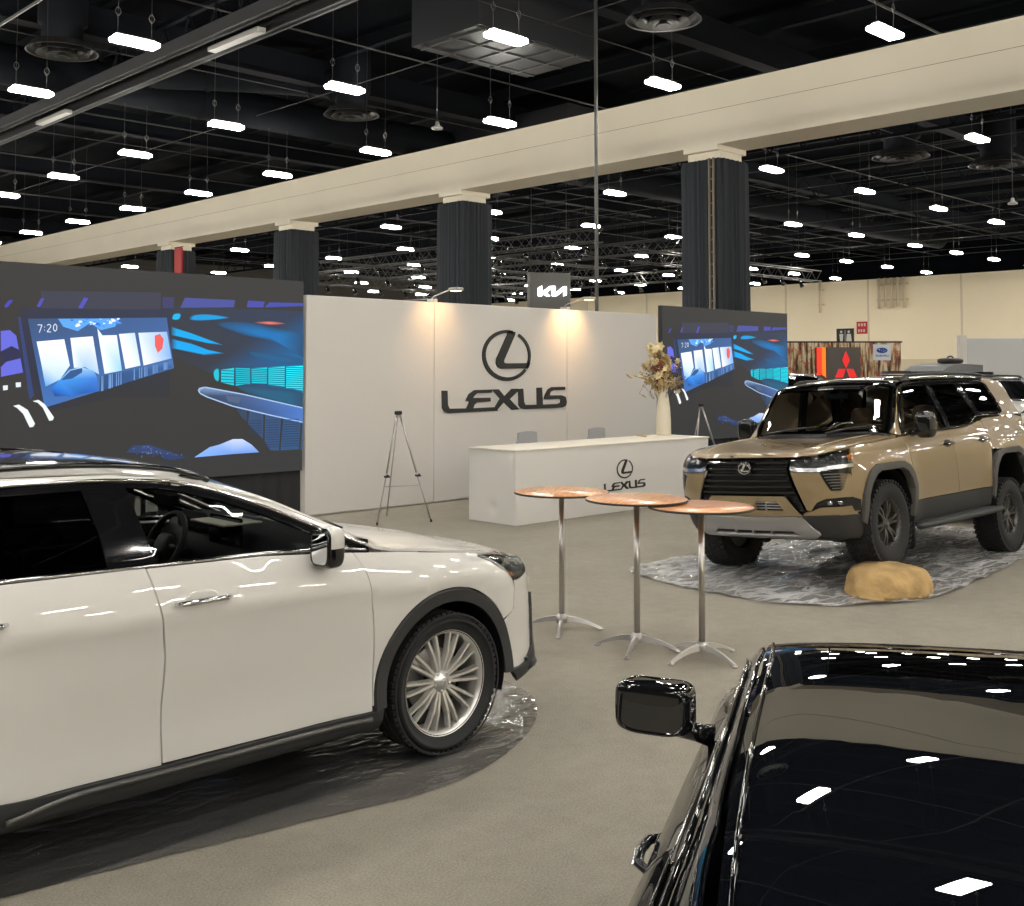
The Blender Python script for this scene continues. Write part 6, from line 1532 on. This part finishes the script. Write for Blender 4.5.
# ---------------------------------------------------------------- far booths
M_sv=mat('silver_paint',lin((150,152,155)),.3,coat=1.); M_dk=mat('dark_blue_paint',(.01,.015,.03),.3,coat=1.); M_bl=mat('blue_paint',(.02,.09,.32),.3,coat=1.)
def swap(o,old,new):
    for ch in [o]+list(o.children_recursive):
        if ch.type=='MESH':
            for s_ in ch.material_slots:
                if s_.material is old: s_.link='OBJECT'; s_.material=new
def W(px,py_z,z): pass
def place(px,depth):      # ground point seen at image column px, depth metres away
    l=(px-512)/1090*depth; c_,s_=math.cos(R(45.7)),math.sin(R(45.7)); return (depth*c_+l*s_, depth*s_-l*c_)
def far_car(src,px,depth,rz,paint,old,label,name):
    o=copy_tree(src); x,y=place(px,depth); o.location=(x,y,.0); o.rotation_euler=(0,0,rz); o.name=name; o['label']=label
    for ch in list(o.children):
        pass
    swap(o,old,paint); return o
gx2=build_gx(M_sv,(0,0,0),0,'roof_rack_suv','silver SUV',full_detail=False)
x,y=place(941,19.0); gx2.location=(x,y,0); gx2.rotation_euler=(0,0,R(178)); gx2['label']='silver SUV behind the tan SUV roof, topped by a grey cargo box'
t=empty('roof_cargo_box',(x+.1,y,2.0),R(178),'grey wedge shaped cargo box on the silver SUV roof','cargo box')
m=MB(); m.plate([(-.75,0.02),(-.75,.15),(.1,.17),(.5,.13),(.78,.04),(.75,.02)],.7,T(0,.35,0)@T(rx=R(90))); m.build('shell',mat('box_grey',lin((120,122,124)),.4),t)
m=MB(); m.box(-.6,-.53,-.6,.6,-.02,.03); m.box(.45,.52,-.6,.6,-.02,.03); m.build('crossbar',M_black,t)
t=empty('roof_bag',(x+.25,y-.05,2.165),R(178),'black soft bag lying on top of the grey cargo box','bag')
m=MB(); v,f=superell(T(0,0,.055),.30,.15,.05,.6); m.add(v,f,True); m.build('body',M_black,t)
MB().tube(crv([(-.12,0,.095),(-.06,0,.13),(.06,0,.13),(.12,0,.095)],5),.014,6).build('handle',M_black,t)
far_car(nx,1012,16.4,R(6),M_pearl,M_pearl,'white SUV parked behind the tan SUV at the right edge','crossover_car')
far_car(nx,968,27,R(-20),M_sv,M_pearl,'grey SUV with roof rails far behind the white SUV','crossover_car')
far_car(nx,1030,23,R(20),M_dk,M_pearl,'dark SUV at the far right edge behind the white SUV','crossover_car')
far_car(gx2,792,30,R(205),M_dk,M_sv,'dark blue SUV in front of the forest mural beside the right screen','offroad_suv')
far_car(nx,880,35,R(200),M_bl,M_pearl,'blue SUV in front of the forest mural, right of the red emblem tower','crossover_car')

# forest mural with a printed autumn wood
def mural_mat():
    m=mat('forest_print',(.2,.12,.06),.6); n=m.node_tree.nodes;l=m.node_tree.links;p=n['Principled BSDF']
    tc=n.new('ShaderNodeTexCoord'); mp=n.new('ShaderNodeMapping'); mp.inputs['Scale'].default_value=(6,1,.7)
    a=n.new('ShaderNodeTexNoise'); a.inputs['Scale'].default_value=1.6; a.inputs['Detail'].default_value=5
    l.new(tc.outputs['Object'],mp.inputs[0]); l.new(mp.outputs[0],a.inputs['Vector'])
    b=n.new('ShaderNodeTexNoise'); b.inputs['Scale'].default_value=4.5; b.inputs['Detail'].default_value=8; l.new(tc.outputs['Object'],b.inputs['Vector'])
    r=n.new('ShaderNodeValToRGB'); e=r.color_ramp.elements; e[0].position=.38; e[0].color=(*lin((48,34,24)),1); e[1].position=.58; e[1].color=(*lin((205,190,160)),1)
    q=e.new(.44); q.color=(*lin((112,88,60)),1); q=e.new(.50); q.color=(*lin((168,142,104)),1)
    r2=n.new('ShaderNodeValToRGB'); e=r2.color_ramp.elements; e[0].position=.52; e[0].color=(0,0,0,1); e[1].position=.60; e[1].color=(.75,.75,.75,1)
    x=n.new('ShaderNodeMixRGB'); x.inputs[2].default_value=(*lin((150,58,34)),1)
    l.new(a.outputs['Fac'],r.inputs[0]); l.new(b.outputs['Fac'],r2.inputs[0]); l.new(r2.outputs[0],x.inputs[0]); l.new(r.outputs[0],x.inputs[1]); l.new(x.outputs[0],p.inputs['Base Color']); return m
fx,fy=place(845,40); 
t=empty('forest_mural',(fx,fy,0),R(-45),'wide backdrop printed with an autumn forest and a small blue car maker badge','mural')
MB().box(-3.2,2.04,0,.12,0,3.06,bev=.01).build('print',mural_mat(),t)
m=MB(); m.box(-3.26,2.1,.02,.14,3.06,3.12); m.build('top_rail',M_black,t)
b=MB(); b.box(1.02,1.66,-.02,0,2.42,3.0); bb=b.build('badge_panel',mat('badge_silver',lin((196,202,208)),.5),t)
b=MB(); b.plate(ell(1.34,2.78,.20,.10,0,2*PI-.13,32),.02,T(0,-.02,0)@FR); b.build('oval',mat('badge_blue',lin((28,66,140)),.4),bb)
b=MB()
for (u,v,s_) in ((-.10,.03,.035),(-.02,.0,.018),(.05,.03,.018),(.12,.0,.018),(.04,-.04,.018),(.10,-.045,.016)):
    b.plate([(1.34+u+s_*math.cos(k*PI/4)*(1 if k%2==0 else .35),2.78+v+s_*math.sin(k*PI/4)*(1 if k%2==0 else .35)) for k in range(8)],.01,T(0,-.04,0)@FR)
b.build('stars',M_white,bb)
# small block wordmark under the oval and on the tower, strokes on a 5 x 7 grid
GLY={'S':['M1111','1','1111','0001','1111'],}
F5={'A':[(0,0,.5,1),(.5,1,1,0),(.22,.4,.78,.4)],'B':[(0,0,0,1),(0,1,.8,.9),(.8,.9,.8,.55),(.8,.5,0,.5),(.8,.5,.9,.1),(.9,.05,0,0)],'H':[(0,0,0,1),(1,0,1,1),(0,.5,1,.5)],'I':[(.5,0,.5,1)],'M':[(0,0,0,1),(0,1,.5,.35),(.5,.35,1,1),(1,1,1,0)],
'O':[(.1,0,.9,0),(.9,0,1,.9),(.9,1,.1,1),(.05,.9,.05,.1)],'R':[(0,0,0,1),(0,1,.9,1),(.9,1,.9,.5),(.9,.5,0,.5),(.4,.5,1,0)],'S':[(1,1,0,1),(0,1,0,.5),(0,.5,1,.5),(1,.5,1,0),(1,0,0,0)],'T':[(0,1,1,1),(.5,1,.5,0)],'U':[(0,1,0,0),(0,0,1,0),(1,0,1,1)],'V':[(0,1,.5,0),(.5,0,1,1)],'N':[(0,0,0,1),(0,1,1,0),(1,0,1,1)],'E':[(1,1,0,1),(0,1,0,0),(0,0,1,0),(0,.5,.8,.5)]}
def word(s_,x0,z0,h,w_,gap,th,name,m,parent,Mx):
    b=MB(); x=x0
    for ch in s_:
        for (a0,b0,a1,b1) in F5.get(ch,[]):
            A=Vector((x+a0*w_,z0+b0*h)); B_=Vector((x+a1*w_,z0+b1*h)); d=(B_-A); 
            if d.length<1e-6: continue
            d.normalize(); n_=Vector((-d.y,d.x))*th; A=A-d*th*.6; B_=B_+d*th*.6
            b.plate([tuple(A-n_),tuple(B_-n_),tuple(B_+n_),tuple(A+n_)],.012,Mx)
        x+=w_+gap
    return b.build(name,m,parent)
word('SUBARU',1.12,2.56,.05,.05,.03,.007,'lettering',mat('badge_blue'),bb,T(0,-.02,0)@FR)

# emblem tower with three red diamonds and a glowing red bar
tx,ty=place(845,38.2)
t=empty('emblem_tower',(tx,ty,0),R(-45),'dark grey tower with a red three-diamond emblem and white name strip','tower')
MB().box(-.66,.52,0,.35,0,2.86,bev=.01).build('body',mat('tower_grey',lin((82,78,72)),.5),t)
M_red=mat('emblem_red',(.75,.02,.025),.35,emit=(1,.03,.03),es=.35)
def rh(p0,a,L,k=.46):
    d=Vector((math.cos(R(a)),math.sin(R(a)))); n_=Vector((-d.y,d.x))*L*k*.62; p0=Vector(p0)
    return [tuple(p0),tuple(p0+d*L*.5+n_),tuple(p0+d*L),tuple(p0+d*L*.5-n_)]
em=(.02,2.12)
for a in (90,210,330):
    b=MB(); L=.62 if a==90 else .0
    if a==90: pts=[(em[0],em[1]),(em[0]-.13,em[1]+.29),(em[0],em[1]+.60),(em[0]+.13,em[1]+.29)]
    else:
        s_=-1 if a==210 else 1; pts=[(em[0],em[1]),(em[0]+s_*.26,em[1]-.0),(em[0]+s_*.41,em[1]-.36),(em[0]+s_*.14,em[1]-.36)]; pts=[(em[0]+s_*.015,em[1]-.02),(em[0]+s_*.25,em[1]-.02),(em[0]+s_*.38,em[1]-.32),(em[0]+s_*.12,em[1]-.32)]
    b.plate(pts,.04,T(0,-.002,0)@FR); b.build('diamond',M_red,t)
b=MB(); b.box(-.38,.42,-.04,-.002,1.58,1.74); ns=b.build('name_strip',mat('lit_white',(.8,.8,.8),.4,emit=(1,1,1),es=.7),t)
word('MITSUBISHI',-.34,1.62,.08,.048,.026,.008,'lettering',M_black,ns,T(0,-.04,0)@FR)
t=empty('light_bar',(place(821,38.2)[0],place(821,38.2)[1],0),R(-45),'tall glowing orange red light bar beside the emblem tower','light bar')
MB().box(-.17,.17,0,.2,0,2.86,bev=.01).build('housing',M_black,t)
MB().box(-.15,.02,-.02,0,.05,2.85).build('lit_face',mat('red_glow',(.8,.05,.02),.4,emit=(1,.02,.01),es=1.1),t)
MB().box(.02,.155,-.02,0,.05,2.85).build('lit_edge',mat('orange_glow',(.9,.2,.02),.4,emit=(1,.13,.004),es=1.0),t)
# hanging tower sign with three white letters
kx,ky=place(550.5,42)
t=empty('hanging_sign',(kx,ky,4.4),R(-45+12),'dark grey box sign with glowing white slanted letters hanging behind the logo wall','sign')
MB().box(-.80,.80,0,.55,0,1.42,bev=.01).build('box',mat('sign_grey',lin((88,88,86)),.5),t)
KIA=[(.188,.575),(.286,.643),(.286,.467),(.474,.63),(.609,.639),(.612,.438),(.805,.618),(.895,.629),(.895,.387),(.82,.361),(.82,.522),(.654,.362),(.534,.362),(.526,.581),(.398,.449),(.489,.359),(.398,.352),(.323,.409),(.263,.346),(.188,.355)]
b=MB(); b.plate([(-.80+u*1.6,v*1.42) for u,v in KIA],.06,T(0,0,0)@FR); b.build('letters',mat('white_glow',(.9,.9,.9),.4,emit=(1,1,1),es=3.),t)
m=MB()
for x_ in (-.7,.7): m.tube([(x_,.27,1.42),(x_,.27,5.1)],.012,5)
m.build('hanging_wire',MATS['wire_grey'],t)
# wall signs on the far wall
def wall_sign(yy,z,w_,h,lab,col,name,content):
    t=empty(name,(X1-.06,yy,z),R(-90),lab,'sign')
    MB().box(-w_/2,w_/2,0,.03,0,h).build('plate',mat('sign_%d'%int(yy),lin(col),.5),t); content(t,w_,h)
def rest(t,w_,h):
    m=MB(); 
    for x_ in (-.27,.27):
        m.lathe([(0,0),(.09,0),(.09,.01),(0,.01)],12,T(x_,-.01,h-.22)@FR)
        m.plate([(x_-.14,h-.36),(x_+.14,h-.36),(x_+(.09 if x_<0 else .2),.12),(x_-(.09 if x_<0 else .2),.12)],.01,FR)
    m.box(-.012,.012,-.012,0,.1,h-.1); m.build('figures',M_white,t)
wall_sign(36.1,3.80,1.25,1.0,'black restroom sign with two white figures on the far wall',(40,38,36),'restroom_sign',rest)
def redm(t,w_,h):
    m=MB()
    for j in range(3): m.box(-.26+j*.2,-.14+j*.2,-.012,0,.5,.68); m.box(-.26+j*.18,-.16+j*.18,-.012,0,.12,.3)
    m.build('marks',M_white,t)
wall_sign(34.9,4.42,.75,.8,'small red and white safety sign high on the far wall',(196,48,44),'safety_sign',redm)
# white partition at the right
px_,py_=place(996,34)
t=empty('partition_wall',(px_,py_,0),R(-45),'plain pale grey partition wall at the far right','partition')
MB().box(-.9,2.6,0,.12,0,3.05,bev=.01).build('panel',mat('partition_grey',lin((190,192,192)),.6),t)
MB().box(-1.14,-.92,-.05,.2,0,3.15,bev=.01).build('post',M_white,t)
MB().box(-.9,2.6,-.02,.14,0,.04).build('foot_rail',M_steel,t)

cx_,cy_=place(896,15.6)
t=empty('flight_case',(cx_,cy_,1.90),R(-45),'black hard case standing just left of the grey cargo box','case')
m=MB(); m.box(-.17,.17,-.15,.15,0,.15,bev=.015); m.build('body',M_black,t)
m=MB(); m.box(-.175,.175,-.155,.155,.095,.105); m.build('seam',M_steel,t)
t2=empty('display_plinth',(cx_,cy_,0),R(-45),'dark plinth carrying the black hard case behind the tan SUV','plinth')
m=MB(); m.box(-.19,.19,-.17,.17,.0,1.895,bev=.01); m.build('body',M_black,t2); m=MB(); m.box(-.24,.24,-.22,.22,.0,.06); m.build('base',M_steel,t2)

# ---------------------------------------------------------------- which bay light is which: rows counted from the girder, lights from the right
def _order():
    bpy.context.view_layer.update()
    dg=bpy.context.evaluated_depsgraph_get(); o0=Vector((0,0,2.06))
    ordw=['first','second','third','fourth','fifth','sixth','seventh','eighth','ninth','tenth','eleventh','twelfth','thirteenth','fourteenth']
    M=co.matrix_world.inverted(); rows={}
    for o,x,y,z in LAMPS:
        p=Vector((x,y,7.62)); q=M@p; vis=False
        if q.z<0:
            u=512+1090*q.x/-q.z; v=320-1090*q.y/-q.z
            if -12<u<1036 and -6<v<906:
                for off in ((0,0,0),(.3,.0,0),(-.3,0,0)):
                    d=(p+Vector(off)-o0); h=SC.ray_cast(dg,o0,d.normalized(),distance=d.length+.3)
                    if h[0] and h[4].parent is o: vis=True; break
        o['group']='bay lights on the near side of the girder' if z=='n' else 'bay lights over the far hall'; o['category']='light'
        if vis: rows.setdefault((z,x),[]).append((u,o))
        else: o['label']='lit bay light out of sight on the near side of the girder' if z=='n' else 'lit bay light out of sight beyond the girder'
    for side in 'nf':
        xs=sorted([k[1] for k in rows if k[0]==side],reverse=(side=='n'))
        for i,x in enumerate(xs):
            L=sorted(rows[(side,x)],key=lambda q:-q[0])
            for j,(u,o) in enumerate(L):
                r=('row nearest the girder' if i==0 else ordw[i]+' row from the girder') 
                o['label']='bay light, %s from the right in the near-side %s'%(ordw[min(j,13)],r) if side=='n' else 'bay light, %s from the right in the far-side %s'%(ordw[min(j,13)],r)
_order()
